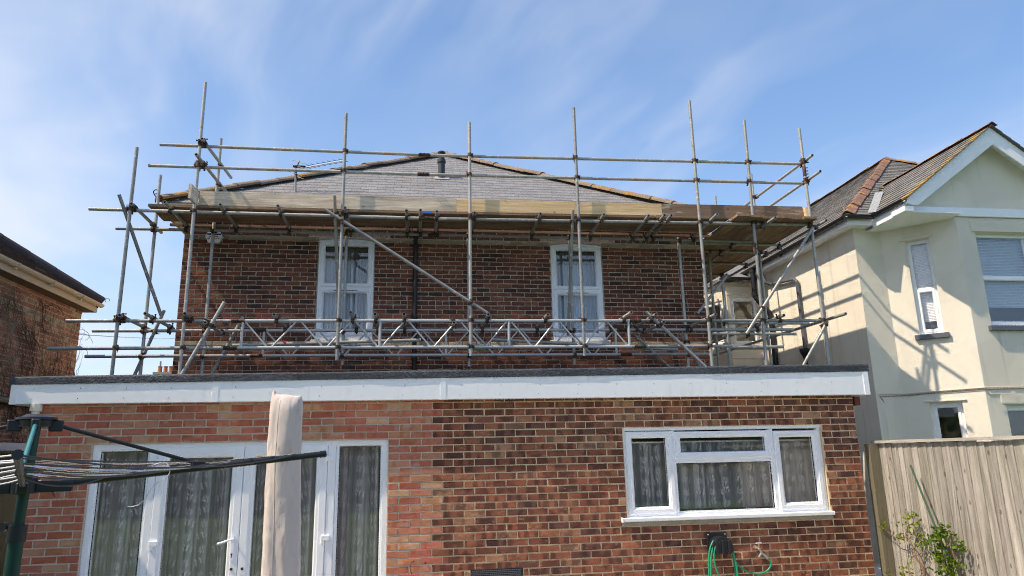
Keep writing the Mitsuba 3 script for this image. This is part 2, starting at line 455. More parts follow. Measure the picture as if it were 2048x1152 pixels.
def spline(pts, n=24):
    from scipy.interpolate import CubicSpline
    pts = np.asarray(pts, float)
    t = np.r_[0, np.cumsum(np.linalg.norm(np.diff(pts, axis=0), axis=1))]
    return CubicSpline(t, pts)(np.linspace(0, t[-1], n))


def lathe(prof, c, seg=24):
    """prof: (r, z) list, about a vertical axis at c"""
    prof = np.asarray(prof, float)
    t = np.arange(seg) * 2 * np.pi / seg
    v = np.vstack([np.stack([c[0] + r * np.cos(t), c[1] + r * np.sin(t), np.full(seg, c[2] + z)], 1) for r, z in prof])
    i = np.arange(seg)
    j = (i + 1) % seg
    f = np.vstack([tri(np.stack([i + k * seg, j + k * seg, j + (k + 1) * seg, i + (k + 1) * seg], 1)) for k in range(len(prof) - 1)])
    return v, f, None


def ring(x0, x1, z0, z1, prof):
    """picture-frame moulding in the xz plane: prof = list of (inset, y), mitred"""
    vs = []
    for ins, y in prof:
        vs += [[x0 + ins, y, z0 + ins], [x1 - ins, y, z0 + ins], [x1 - ins, y, z1 - ins], [x0 + ins, y, z1 - ins]]
    f = []
    for k in range(len(prof) - 1):
        for i in range(4):
            j = (i + 1) % 4
            f.append([4 * k + i, 4 * k + j, 4 * k + 4 + j, 4 * k + 4 + i])
    return np.array(vs), tri(f), None


def sheet(x0, x1, z0, z1, y):
    return np.array([[x0, y, z0], [x1, y, z0], [x1, y, z1], [x0, y, z1]]), tri([[0, 1, 2, 3]]), None


def curtain(x0, x1, z0, z1, y, amp=0.018, waves=14, gather=0.0):
    n, m = 90, 7
    xs, zs = np.linspace(0, 1, n), np.linspace(0, 1, m)
    ph = rng.random() * 6
    wig = np.cumsum(rng.random(n) * 2 / n)
    v, uv = [], []
    for z in zs:
        for i, x in enumerate(xs):
            g = 1 + 0.35 * math.sin(9 * x + ph)
            v.append([x0 + (x1 - x0) * x, y + amp * g * math.sin(2 * math.pi * waves * wig[i] + ph) * (0.55 + 0.45 * (1 - z)), z0 + (z1 - z0) * z])
            uv.append([(x1 - x0) * x * 1.15, (z1 - z0) * z])
    i = np.arange(n - 1)
    f = np.vstack([tri(np.stack([r * n + i, r * n + i + 1, (r + 1) * n + i + 1, (r + 1) * n + i], 1)) for r in range(m - 1)])
    return np.array(v), f, np.array(uv)


def extr(poly, to3, y0, y1):
    """extrude a shapely polygon (a, z) between offsets y0, y1: to3(a, off, z) -> point"""
    polys = list(getattr(poly, 'geoms', [poly]))
    ms = []
    for g in polys:
        if g.area < 1e-7:
            continue
        m = trimesh.creation.extrude_polygon(g, 1.0, engine='earcut')
        v = np.array(m.vertices)
        off = y0 + (y1 - y0) * v[:, 2]
        ms.append((to3(v[:, 0], off, v[:, 1]), np.array(m.faces), None))
    return join(ms)


def xform(m, M):
    M = np.asarray(M, float)
    return m[0] @ M[:3, :3].T + M[:3, 3], m[1], m[2]


def plane_M(o, a, n):
    """local x -> along a, local y -> into the wall (minus the outward normal n), z up"""
    a, n = unit(a), unit(n)
    M = np.eye(4)
    M[:3, 0], M[:3, 1], M[:3, 2], M[:3, 3] = a, -n, [0, 0, 1], o
    return M


# ------------------------------------------------------------------ naming
_used = {}


def numbered(key):
    k = _used.get(key, 0)
    _used[key] = k + 1
    return key if k == 0 else f'{key}_{k:03d}'


def thing(name, label, cat, group=None, kind=None):
    key = numbered(name)
    labels[key] = {'label': label, 'category': cat}
    if group:
        labels[key]['group'] = group
    if kind:
        labels[key]['kind'] = kind
    return key


def part(holder, name, m, bsdf, smooth=False, label=None, kind=None):
    key = numbered(holder + '__' + name)
    v, f, uv = m
    if uv is not None and smooth not in (False, True):
        smooth = False
    scene[key] = mikit.ply((v, f), bsdf, smooth, uv=uv)
    d = {}
    if label:
        d['label'] = label
    if kind:
        d['kind'] = kind
    if d:
        labels[key] = d
    return key


def solo(name, m, bsdf, label, cat, group=None, smooth=False, kind=None):
    key = thing(name, label, cat, group, kind)
    scene[key] = mikit.ply((m[0], m[1]), bsdf, smooth, uv=m[2])
    return key


def structure(name, m, bsdf):
    key = numbered(name)
    scene[key] = mikit.ply((m[0], m[1]), bsdf, False, uv=m[2])
    labels[key] = {'kind': 'structure'}
    return key


def pieces(holder, name, ms, bsdf, cap=300):
    """each piece a part, the ones that show largest first; the rest as one part of kind stuff"""
    sc = []
    for m in ms:
        c = m[0].mean(0)
        e = m[0].max(0) - m[0].min(0)
        e = np.sort(e)
        dv = c - CAM
        d = np.linalg.norm(dv)
        k = (dv @ _fw) / d
        inside = 1.0
        px = (dv @ (math.cos(ROLL) * _r + math.sin(ROLL) * _u)) / (dv @ _fw) * F_PX
        py = (dv @ _up) / (dv @ _fw) * F_PX
        if k < 0.2 or abs(px) > 1040 or abs(py) > 590:
            inside = 0.001
        sc.append(inside * e[1] * e[2] / d ** 2)
    order = np.argsort(-np.array(sc))
    for i in sorted(order[:cap]):
        part(holder, name, ms[i], bsdf)
    if len(order) > cap:
        part(holder, name + '_mass', join([ms[i] for i in order[cap:]]), bsdf, kind='stuff')


# ------------------------------------------------------------------ brickwork
def bricks(to3, rows, proud=0.006, joint=0.0125, depth=0.03, jit=0.0016):
    """rows: list of (z0, z1, [(xa, xb)...], palette). one mesh per brick: a rough-edged block"""
    out = []
    for z0, z1, spans, pal in rows:
        for xa, xb in spans:
            if xb - xa < 0.03:
                continue
            a0, a1, b0, b1 = xa + joint / 2, xb - joint / 2, z0 + joint / 2, z1 - joint / 2
            j = rng.normal(0, jit, (4, 2))
            pr = proud + rng.normal(0, 0.0012, 4) + rng.normal(0, 0.0015)
            c = np.array([[a0, b0], [a1, b0], [a1, b1], [a0, b1]]) + j
            mid = c.mean(0)
            inn = c + (mid - c) / np.abs(mid - c) * 0.0035
            A = np.r_[inn[:, 0], c[:, 0], c[:, 0]]
            Z = np.r_[inn[:, 1], c[:, 1], c[:, 1]]
            O = np.r_[-pr, -pr + 0.0035, np.full(4, depth)]
            v = to3(A, O, Z)
            f = [[0, 1, 2, 3]] + [[i, 4 + i, 4 + (i + 1) % 4, (i + 1) % 4] for i in range(4)] + [[4 + i, 8 + i, 8 + (i + 1) % 4, 4 + (i + 1) % 4] for i in range(4)]
            r = rng.random()
            p = pal(0.5 * (xa + xb), 0.5 * (z0 + z1)) if callable(pal) else pal
            out.append((v, tri(f), np.tile([r, p + 0.02 + 0.9 * rng.random()], (12, 1))))
    return out


def spans_of(x0, x1, start, pitch, holes):
    """brick spans along a row from perpends at start + k*pitch, clipped to [x0, x1] minus the holes"""
    xs = [x0] + [start + k * pitch for k in range(-200, 400) if x0 + 0.02 < start + k * pitch < x1 - 0.02] + [x1]
    sp = list(zip(xs[:-1], xs[1:]))
    for h0, h1 in holes:
        nsp = []
        for a, b in sp:
            if b <= h0 or a >= h1:
                nsp.append((a, b))
                continue
            if a < h0:
                nsp.append((a, h0))
            if b > h1:
                nsp.append((h1, b))
        sp = nsp
    return sp


# ================================================================== THE SETTING
structure('ground', (np.array([[-600, -600, 0], [600, -600, 0], [600, 600, 0], [-600, 600, 0.0]]), tri([[0, 1, 2, 3]]), None), 'm_grass')
structure('patio', box(-1.5, 9.08, -4.2, 0.02, -0.05, 0.012), 'm_paving')
structure('passage_path', box(9.2, 11.4, 0.05, 14, -0.05, 0.012), 'm_paving')

# ================================================================== BRICK EXTENSION
ext = thing('brick_extension', 'single storey flat-roofed rear extension in red and dark brown brick with white doors and window', 'extension')
Z0 = 2.45
DOOR = (0.55, 3.478, -0.1, 2.072)
WIN = (6.048, 8.425, 1.19, 2.15)
XR = 8.875
xz = lambda y: (lambda a, o, z: np.stack([np.asarray(a, float), y + np.asarray(o, float) + 0 * a, np.asarray(z, float)], -1))
poly = sbox(0.004, 0, XR - 0.004, 2.60).difference(sbox(DOOR[0], DOOR[2], DOOR[1], DOOR[3])).difference(sbox(WIN[0], WIN[2], WIN[1], WIN[3]))
wall = part(ext, 'wall', extr(poly, xz(0.0), 0.0, 0.26), 'm_mortar')
rows = []
for k in range(0, 33):
    z1, z0 = Z0 - 0.075 * (k - 1), Z0 - 0.075 * k
    if z0 < -0.03:
        break
    holes = []
    if z0 < DOOR[3] - 0.02:
        holes.append((DOOR[0], DOOR[1]))
    if z0 < WIN[3] - 0.03 and z1 > WIN[2] + 0.01:
        holes.append((WIN[0], WIN[1]))
    if 1.11 < (z0 + z1) / 2 < 1.19:
        holes.append((5.99, 8.44))
    if z1 <= 0.86 and z0 >= 0.62:
        holes.append((4.335, 4.895)) if z0 < 0.70 else None
    odd = k % 2 == 1
    edge = 3.94 if odd else 4.0525
    pr = 3.94 / 17
    red = spans_of(0, edge, 0 if odd else pr / 2, pr, holes)
    dkr = spans_of(edge, XR, edge, 0.225, holes)
    rows.append((z0, z1, red, 0))
    rows.append((z0, z1, dkr, 1))
pieces(wall, 'brick', bricks(xz(0.0), rows), 'm_brick')
# side walls (seen only from elsewhere)
for xs, sgn in ((0.0, -1), (XR, 1)):
    sw = part(ext, 'wall', box(min(xs, xs - sgn * 0.24) + 0.004 * (sgn < 0), max(xs, xs - sgn * 0.24) - 0.004 * (sgn > 0), 0.262, 3.42, 0, 2.58), 'm_mortar')
    srows = [(Z0 - 0.075 * k, Z0 - 0.075 * (k - 1), spans_of(0.03, 3.42, 0.1125 * (k % 2), 0.225, []), 1) for k in range(0, 32)]
    part(sw, 'brick_mass', join(bricks((lambda X, S: (lambda a, o, z: np.stack([X - S * np.asarray(o, float) + 0 * a, np.asarray(a, float), np.asarray(z, float)], -1)))(xs, sgn), srows)), 'm_brick', kind='stuff')
part(ext, 'interior', join([box(0.25, 8.6, 2.9, 2.95, 0, 2.5), box(0.25, 8.6, 0.27, 2.9, 0.02, 0.05), box(0.25, 8.6, 0.27, 2.9, 2.5, 2.55), box(4.6, 4.68, 0.27, 2.89, 0.06, 2.49)]), 'm_interior')

# flat roof, felt edging in overlapping lengths, fascia boards
rt = lambda x: 2.738 + 0.0108 * (x + 0.24)
fb = lambda x: 2.472 + 0.0013 * (x + 0.24)
ft = lambda x: 2.660 + 0.0098 * (x + 0.24)


def slope_box(x0, x1, y0, y1, zb, zt):
    v = BOXV.copy()
    X = x0 + (x1 - x0) * v[:, 0]
    Y = y0 + (y1 - y0) * v[:, 1]
    B = np.array([zb(x) for x in X])
    Tt = np.array([zt(x) for x in X])
    return np.stack([X, Y, B + (Tt - B) * v[:, 2]], 1), BOXF.copy(), None


roof = part(ext, 'flat_roof', slope_box(-0.19, 9.0, -0.03, 3.42, lambda x: fb(x) + 0.03, lambda x: rt(x) - 0.012), 'm_felt')


def felt_strip(x0, x1, off):
    n = 40
    xs = np.linspace(x0, x1, n)
    prof = [(0.35, 0.0), (-0.122, 0.0), (-0.134, -0.008), (-0.139, -0.022), (-0.137, -1.0), (-0.126, -1.0)]
    v = []
    for x in xs:
        w = 0.005 * (noise_np(x * 3.1) - 0.5) + 0.003 * (noise_np(x * 9.1) - 0.5)
        w2 = 0.006 * (noise_np(x * 7 + 9) - 0.5)
        for y, t in prof:
            z = rt(x) + off if t > -0.5 and t == 0 else (rt(x) + off + t if t > -0.5 else ft(x) + w2)
            v.append([x, y - off + w, z])
    m = len(prof)
    f = []
    for i in range(n - 1):
        for j in range(m - 1):
            f.append([i * m + j, (i + 1) * m + j, (i + 1) * m + j + 1, i * m + j + 1])
    # end caps
    for b in (0, (n - 1) * m):
        f.append([b + 1, b + 2, b + 4, b + 5])
    return np.array(v), tri(f), None


def noise_np(x):
    return float(meshkit.noise(np.array([x, 0.5, 0.5]), 4))


joints = [-0.212, 0.05, 2.52, 3.39, 4.20, 5.0, 5.83, 7.06, 8.27, 9.028]
for i in range(len(joints) - 1):
    part(roof, 'felt_strip', felt_strip(joints[i] - 0.01, joints[i + 1] + 0.01, 0.0015 + 0.0025 * (i % 2)), 'm_felt', smooth=40)
fj = [-0.196, 1.72, 4.05, 9.008]
for i in range(3):
    fa = part(ext, 'fascia', slope_box(fj[i] + 0.002, fj[i + 1] - 0.002, -0.128, -0.008, fb, lambda x: ft(x) + 0.03), 'm_pvc')
    for x in np.arange(fj[i] + 0.18, fj[i + 1] - 0.05, 0.43):
        for dz in (0.045, 0.145):
            part(fa, 'nail', tube((x + 0.02 * (dz > 0.1), -0.127, fb(x) + dz), (x + 0.02 * (dz > 0.1), -0.1305, fb(x) + dz), 0.0045, 8, False), 'm_grey_pipe')
for x in fj[1:3]:
    part(ext, 'joint_cover', slope_box(x - 0.028, x + 0.028, -0.133, -0.1282, lambda q: fb(q) - 0.003, lambda q: ft(q) + 0.028), 'm_white_plastic')
for x0, x1 in ((-0.207, -0.145), (8.955, 9.019)):
    part(ext, 'corner_cover', slope_box(x0, x1, -0.135, -0.1284, lambda q: fb(q) - 0.004, lambda q: ft(q) + 0.026), 'm_white_plastic')
for x0, x1 in ((-0.207, -0.197), (9.009, 9.019)):
    part(ext, 'corner_cover', slope_box(x0, x1, -0.1282, 3.4, lambda q: fb(q) - 0.004, lambda q: ft(q) + 0.026), 'm_white_plastic')
for x0, x1 in ((-0.195, 0.0), (XR, 9.007)):
    part(ext, 'soffit', slope_box(x0, x1, -0.007, 3.4, lambda q: fb(q) + 0.004, lambda q: fb(q) + 0.02), 'm_pvc')
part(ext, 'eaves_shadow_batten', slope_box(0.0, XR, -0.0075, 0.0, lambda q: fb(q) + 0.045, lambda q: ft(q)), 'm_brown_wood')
part(ext, 'roof_beam', box(8.93, 9.0, 0.05, 0.16, 2.37, 2.47), 'm_brown_wood')
part(ext, 'corner_pipe', join([tube((0.03, -0.10, 2.47), (0.03, -0.10, 2.40), 0.05, 18, False, 0.055), tube((0.03, -0.10, 2.40), (0.03, -0.10, 2.33), 0.035, 18, False)]), 'm_cream_board', smooth=40)


def win_ring(holder, name, x0, x1, z0, z1, w, y0, y1, mat='m_white_plastic'):
    c = 0.006
    return part(holder, name, ring(x0, x1, z0, z1, [(0, y1), (0, y0 + c), (c, y0), (w * 0.62, y0), (w * 0.66, y0 + 0.006), (w - 0.012, y0 + 0.008), (w, y0 + 0.022), (w, y1)]), mat)


# french doors with side lights
dr_ = part(ext, 'french_door', ring(DOOR[0], DOOR[1], -0.1, DOOR[3], [(0, 0.10), (0, 0.034), (0.004, 0.03), (0.055, 0.03), (0.058, 0.034), (0.058, 0.10)]), 'm_white_plastic')
for x0, x1 in ((1.095, 1.165), (2.856, 2.935)):
    part(dr_, 'mullion', bbox(x0, x1, 0.028, 0.098, -0.03, 2.014), 'm_white_plastic')
win_ring(dr_, 'side_light_frame', 0.600, 1.093, 0.03, 2.020, 0.030, 0.040, 0.095)
win_ring(dr_, 'side_light_frame', 2.937, 3.430, 0.03, 2.040, 0.040, 0.040, 0.095)
win_ring(dr_, 'leaf', 1.170, 2.013, 0.03, 2.030, 0.112, 0.020, 0.085)
win_ring(dr_, 'leaf', 2.019, 2.852, 0.03, 2.034, 0.112, 0.020, 0.085)
for x0, x1, zt in ((0.625, 1.062, 1.993), (1.28, 1.905, 1.92), (2.128, 2.742, 1.925), (2.976, 3.392, 2.005)):
    part(dr_, 'pane', sheet(x0, x1, 0.06, zt, 0.060), 'm_glass')
    part(dr_, 'net_curtain', curtain(x0 - 0.04, x1 + 0.04, 0.10, zt + 0.03, 0.17, 0.014, 9 * (x1 - x0) / 0.5), 'm_net_floral', smooth=True)
part(dr_, 'glazing_gasket', join([ring(a - 0.004, b + 0.004, 0.05, zt + 0.004, [(0, 0.052), (0.007, 0.052), (0.007, 0.062)]) for a, b, zt in ((0.625, 1.062, 1.993), (1.28, 1.905, 1.92), (2.128, 2.742, 1.925), (2.976, 3.392, 2.005))]), 'm_black_plastic')
hd = part(dr_, 'handle', join([bbox(1.940, 1.974, 0.010, 0.021, 0.915, 1.155, 0.004), tube((1.957, 0.012, 1.115), (1.957, -0.035, 1.115), 0.011, 12, False)]
                              + [polytube(spline([(1.957, -0.035, 1.115), (1.93, -0.043, 1.112), (1.87, -0.042, 1.095), (1.825, -0.038, 1.085)], 10), 0.0105, 10)]), 'm_white_plastic', smooth=40)
part(dr_, 'lock', join([tube((1.957, 0.008, 0.975), (1.957, 0.0105, 0.975), 0.010, 12, False), box(1.953, 1.961, 0.0085, 0.0105, 0.945, 0.972)]), 'm_black_plastic')
for x in (1.962, 2.066):
    part(dr_, 'bolt', join([tube((x, 0.006, 0.835), (x, 0.021, 0.835), 0.013, 14, False)]), 'm_black_plastic', smooth=40)
for x in (1.190, 2.842):
    for z in (1.075, 1.86):
        part(dr_, 'hinge', join([bbox(x - 0.022, x + 0.060, -0.006, 0.026, z, z + 0.052), bbox(x - 0.022, x + 0.012, -0.004, 0.026, z - 0.034, z + 0.002)]), 'm_white_plastic')

# kitchen window
kw = part(ext, 'window', ring(WIN[0], WIN[1], WIN[2], WIN[3], [(0, 0.11), (0, 0.034), (0.004, 0.030), (0.035, 0.030), (0.038, 0.036), (0.038, 0.11)]), 'm_white_plastic')
part(kw, 'head_trim', bbox(WIN[0] - 0.004, WIN[1] + 0.012, 0.012, 0.0298, WIN[3] - 0.032, WIN[3] + 0.004), 'm_white_plastic')
for x0, x1 in ((6.622, 6.655), (7.795, 7.838)):
    part(kw, 'mullion', bbox(x0, x1, 0.030, 0.108, WIN[2] + 0.038, WIN[3] - 0.038), 'm_white_plastic')
part(kw, 'transom', bbox(6.657, 7.793, 0.031, 0.107, 1.752, 1.802), 'm_white_plastic')
for x0, x1, z0, z1, w in ((6.082, 6.620, 1.224, 2.105, 0.072), (7.840, 8.390, 1.222, 2.088, 0.072), (6.650, 7.805, 1.797, 2.098, 0.072)):
    win_ring(kw, 'sash', x0, x1, z0, z1, w, 0.012, 0.090)
win_ring(kw, 'glazing_bead', 6.648, 7.800, 1.228, 1.764, 0.018, 0.036, 0.09)
GL = ((6.150, 6.548, 1.296, 2.032), (7.908, 8.316, 1.290, 2.018), (6.720, 7.735, 1.868, 2.028), (6.664, 7.784, 1.244, 1.748))
for x0, x1, z0, z1 in GL:
    part(kw, 'pane', sheet(x0, x1, z0, z1, 0.058), 'm_glass')
part(kw, 'glazing_gasket', join([ring(a - 0.003, b + 0.003, c - 0.003, d + 0.003, [(0, 0.050), (0.007, 0.050), (0.007, 0.06)]) for a, b, c, d in GL]), 'm_black_plastic')
part(kw, 'net_curtain', curtain(6.10, 8.38, 1.25, 1.985, 0.19, 0.022, 46), 'm_net_floral', smooth=True)
part(kw, 'curtain_rail', tube((6.08, 0.19, 1.99), (8.40, 0.19, 1.985), 0.010, 10, False), 'm_white_plastic', smooth=40)
part(kw, 'window_sill', bbox(5.988, 8.446, -0.055, 0.045, 1.152, 1.192, 0.006), 'm_white_plastic')
part(kw, 'sill_end_cap', bbox(5.975, 5.9875, -0.062, 0.01, 1.145, 1.198, 0.003), 'm_white_plastic')
part(ext, 'sub_sill', bbox(5.99, 8.44, -0.018, 0.05, 1.108, 1.151, 0.004), 'm_concrete')
ab = part(ext, 'air_brick', bbox(4.34, 4.89, -0.010, 0.05, 0.655, 0.735, 0.003), 'm_black_plastic')
for r_i in range(4):
    for c_i in range(26):
        if r_i < 3:
            pass
part(ab, 'louvre', join([bbox(4.348 + c * 0.0208 + 0.01 * (r % 2) * 0.5, 4.348 + c * 0.0208 + 0.016 + 0.01 * (r % 2) * 0.5, -0.015, -0.009, 0.661 + r * 0.0175, 0.661 + r * 0.0175 + 0.009, 0.002) for r in range(4) for c in range(25)]), 'm_grey_pipe', kind='stuff')
part(ext, 'wire_hook', polytube(spline([(3.756, 0.0, 0.838), (3.752, -0.03, 0.842), (3.735, -0.045, 0.83), (3.733, -0.045, 0.74), (3.738, -0.03, 0.725)], 16), 0.004, 8), 'm_coupler', smooth=True)
part(ext, 'wall_plug', tube((3.876, 0.0, 0.822), (3.876, -0.02, 0.822), 0.009, 10, False), 'm_coupler')
part(ext, 'cable', polytube([(0.20, -0.012, 1.64), (0.24, -0.014, 1.62), (0.262, -0.012, 1.575)], 0.004, 6), 'm_black_plastic')

# hose hanger, hose, tap
hr = thing('hose_hanger', 'black plastic hose hanger screwed to the brown brick wall below the white window', 'hose hanger')
part(hr, 'back_plate', bbox(6.918, 7.150, -0.032, -0.010, 0.79, 1.010, 0.006), 'm_black_plastic')
va = []
for i in range(17):
    t = math.pi * i / 16
    va.append((7.045 - 0.115 * math.cos(t), 0.862 + 0.115 * math.sin(t)))
sad = Polygon([(7.045 - 0.115, 0.815)] + va + [(7.045 + 0.115, 0.815)])
part(hr, 'saddle', extr(sad, xz(0.0), -0.15, -0.032), 'm_black_plastic', smooth=30)
part(hr, 'rib', join([bbox(x - 0.018, x + 0.018, -0.163, -0.150, 0.80, 0.945, 0.008) for x in (6.975, 7.045, 7.115)]), 'm_black_plastic')
for x in (6.935, 7.13):
    part(hr, 'screw', tube((x, -0.032, 0.992), (x, -0.036, 0.992), 0.007, 10, False), 'm_line_white')
hs = thing('garden_hose', 'bright green garden hose draped over the hanger and joined to the outside tap', 'hose')
y = -0.10
part(hs, 'coil', join([polytube(spline(q, 30), 0.0095, 10) for q in (
    [(7.06, -0.09, 0.965), (6.96, -0.10, 0.93), (6.895, -0.11, 0.80), (6.878, -0.11, 0.62), (6.90, -0.11, 0.40), (7.03, -0.11, 0.30), (7.16, -0.11, 0.42), (7.175, -0.11, 0.62), (7.165, -0.10, 0.80), (7.10, -0.09, 0.955)],
    [(7.06, -0.115, 0.955), (6.965, -0.125, 0.91), (6.91, -0.13, 0.78), (6.888, -0.13, 0.60), (6.93, -0.13, 0.36), (7.06, -0.13, 0.28), (7.19, -0.13, 0.42), (7.19, -0.13, 0.62), (7.168, -0.12, 0.80), (7.10, -0.11, 0.945)],
    [(7.06, -0.135, 0.94), (6.96, -0.145, 0.88), (6.935, -0.145, 0.74), (6.985, -0.145, 0.54), (7.06, -0.145, 0.40), (7.16, -0.14, 0.50), (7.18, -0.14, 0.66), (7.15, -0.135, 0.82), (7.10, -0.13, 0.935)])]), 'm_hose', smooth=True)
part(hs, 'tail', polytube(spline([(7.13, -0.12, 0.87), (7.17, -0.11, 0.74), (7.27, -0.09, 0.635), (7.42, -0.08, 0.578), (7.545, -0.08, 0.60), (7.60, -0.085, 0.665), (7.565, -0.085, 0.728)], 40), 0.0095, 10), 'm_hose', smooth=True)
tp = thing('garden_tap', 'small weathered metal garden tap on the brown brick wall right of the hose hanger', 'tap')
part(tp, 'body', join([tube((7.475, 0.0, 0.838), (7.475, -0.035, 0.838), 0.022, 14, False), tube((7.475, -0.03, 0.838), (7.49, -0.085, 0.825), 0.014, 12, False), tube((7.49, -0.08, 0.83), (7.505, -0.085, 0.785), 0.013, 12, False), tube((7.487, -0.07, 0.835), (7.487, -0.072, 0.885), 0.012, 12, False)]), 'm_brass', smooth=40)
part(tp, 'lever', bbox(7.455, 7.522, -0.082, -0.064, 0.884, 0.893, 0.003), 'm_line_white')
part(tp, 'splitter', join([tube((7.505, -0.085, 0.788), (7.47, -0.085, 0.745), 0.011, 10, False), tube((7.505, -0.085, 0.788), (7.545, -0.085, 0.752), 0.013, 10, False), tube((7.545, -0.085, 0.752), (7.566, -0.085, 0.728), 0.015, 12, False)]), 'm_lead', smooth=40)

# ================================================================== MAIN BRICK HOUSE
house = thing('brick_house', 'two storey old brown brick house with hipped slate roof standing behind the scaffold', 'house')
HY, HX0, HX1 = 3.427, 0.135, 8.655
W1, W2 = (2.200, 3.088), (5.996, 6.884)
WZ0, WZ1 = 3.690, 5.352


def arch(x0, x1, top, rise, z0):
    t = np.linspace(0, 1, 13)
    return Polygon([(x0, z0), (x1, z0)] + [(x1 + (x0 - x1) * q, top + rise * 4 * q * (1 - q)) for q in t])


hp = sbox(HX0 + 0.004, 2.30, HX1 - 0.004, 5.80)
for w in (W1, W2):
    hp = hp.difference(arch(w[0], w[1], WZ1 - 0.03, 0.034, WZ0))
hw = part(house, 'wall', extr(hp, xz(HY), 0.0, 0.26), 'm_mortar')
part(house, 'wall', join([box(HX0, HX0 + 0.24, HY + 0.262, 12.0, 0, 5.7), box(HX1 - 0.24, HX1, HY + 0.262, 12.0, 0, 5.7), box(HX0 + 0.25, HX1 - 0.25, 11.7, 12.0, 0, 5.7)]), 'm_mortar')
part(house, 'interior', join([box(HX0 + 0.25, HX1 - 0.25, 6.0, 6.05, 2.6, 5.7), box(HX0 + 0.25, HX1 - 0.25, HY + 0.27, 6.0, 2.75, 2.8), box(HX0 + 0.25, HX1 - 0.25, HY + 0.27, 6.0, 5.5, 5.55), box(4.4, 4.5, HY + 0.27, 5.99, 2.81, 5.49)]), 'm_interior')
ch = 0.0741
hrows = []
zb = 3.667 - ch * 16
for k in range(0, 42):
    z0, z1 = zb + ch * k, zb + ch * (k + 1)
    if z1 < 2.68 or z0 > 5.70:
        continue
    holes = []
    for w in (W1, W2):
        if z1 > WZ0 + 0.02 and z0 < WZ1 - 0.015:
            holes.append(w)
        if 3.60 < (z0 + z1) / 2 < 3.69:
            holes.append((w[0] - 0.06, w[1] + 0.075))
    pal = 2
    if abs((z0 + z1) / 2 - 3.63) < 0.03 or abs((z0 + z1) / 2 - 5.334) < 0.03:
        pal = 3
    st = HX0 + (0.1125 if k % 2 else 0.0) + rng.normal(0, 0.006)
    if (z0 + z1) / 2 > 5.36 and (z0 + z1) / 2 < 5.45:
        sp = spans_of(HX0, HX1, st, 0.225, [(w[0] - 0.16, w[1] + 0.24) for w in (W1, W2)])
        hrows.append((z0, z1, sp, lambda x, z: 2))
        for w in (W1, W2):
            sp2 = spans_of(w[0] - 0.16, w[1] + 0.24, w[0] - 0.16, 0.0745, [])
            hrows.append((z0 + 0.012, z1 + 0.02, sp2, 5))
        continue
    sp = spans_of(HX0, HX1, st, 0.225, holes)
    if pal == 2 and k % 7 == 3:     # some headers among the stretchers
        sp = [q for a, b in sp for q in ([(a, (a + b) / 2), ((a + b) / 2, b)] if b - a > 0.2 and rng.random() < 0.35 else [(a, b)])]
    hrows.append((z0, z1, sp, pal))
pieces(hw, 'brick', bricks(xz(HY), hrows, proud=0.007, joint=0.013, jit=0.0022), 'm_brick')

for w in (W1, W2):
    x0, x1 = w
    hwn = part(house, 'window', ring(x0 + 0.004, x1 - 0.004, WZ0 + 0.004, WZ1 - 0.028, [(0, HY + 0.10), (0, HY + 0.022), (0.004, HY + 0.018), (0.045, HY + 0.018), (0.048, HY + 0.03), (0.048, HY + 0.10)]), 'm_white_plastic')
    part(hwn, 'arch_panel', extr(arch(x0 + 0.002, x1 - 0.002, WZ1 - 0.036, 0.032, WZ1 - 0.062), xz(HY), 0.010, 0.06), 'm_white_plastic')
    part(hwn, 'transom', bbox(x0 + 0.05, x1 - 0.05, HY + 0.024, HY + 0.095, 4.515, 4.560), 'm_white_plastic')
    win_ring(hwn, 'sash', x0 + 0.040, x1 - 0.040, 4.552, 5.300, 0.066, HY + 0.008, HY + 0.08)
    win_ring(hwn, 'sash', x0 + 0.040, x1 - 0.040, WZ0 + 0.06, 4.524, 0.066, HY + 0.008, HY + 0.08)
    part(hwn, 'trickle_vent', bbox((x0 + x1) / 2 - 0.19, (x0 + x1) / 2 + 0.19, HY - 0.002, HY + 0.010, 4.486, 4.496, 0.003), 'm_grey_pipe')
    for z0, z1 in ((4.612, 5.238), (3.815, 4.462)):
        part(hwn, 'pane', sheet(x0 + 0.100, x1 - 0.100, z0, z1, HY + 0.045), 'm_glass')
    part(hwn, 'glazing_gasket', join([ring(x0 + 0.098, x1 - 0.098, z0 - 0.003, z1 + 0.003, [(0, HY + 0.036), (0.006, HY + 0.036), (0.006, HY + 0.047)]) for z0, z1 in ((4.612, 5.238), (3.815, 4.462))]), 'm_black_plastic')
    part(hwn, 'net_curtain', curtain(x0 + 0.05, x0 + 0.56, 3.72, 5.10, HY + 0.17, 0.026, 8), 'm_net_plain', smooth=True)
    part(hwn, 'net_curtain', curtain(x0 + 0.46, x1 - 0.05, 3.72, 5.10, HY + 0.20, 0.026, 7), 'm_net_plain', smooth=True)
    part(hwn, 'pelmet_curtain', curtain(x0 + 0.04, x1 - 0.04, 5.03, 5.32, HY + 0.14, 0.012, 18), 'm_curtain_dark', smooth=True)
    part(hwn, 'window_board', bbox(x0 + 0.006, x1 - 0.006, HY - 0.006, HY + 0.02, WZ0 + 0.008, WZ0 + 0.055), 'm_white_plastic')
    part(hwn, 'window_sill', bbox(x0 - 0.055, x1 + 0.07, HY - 0.05, HY + 0.06, 3.606, 3.686, 0.008), 'm_stone_sill')

# roof: front hip and the two side slopes
EY, EZ, EX0, EX1 = 3.170, 5.80, -0.165, 8.92
AX, AY = 4.39, 7.75
RP = 0.657                                   # rise per metre
AZ = EZ + RP * (AY - EY)


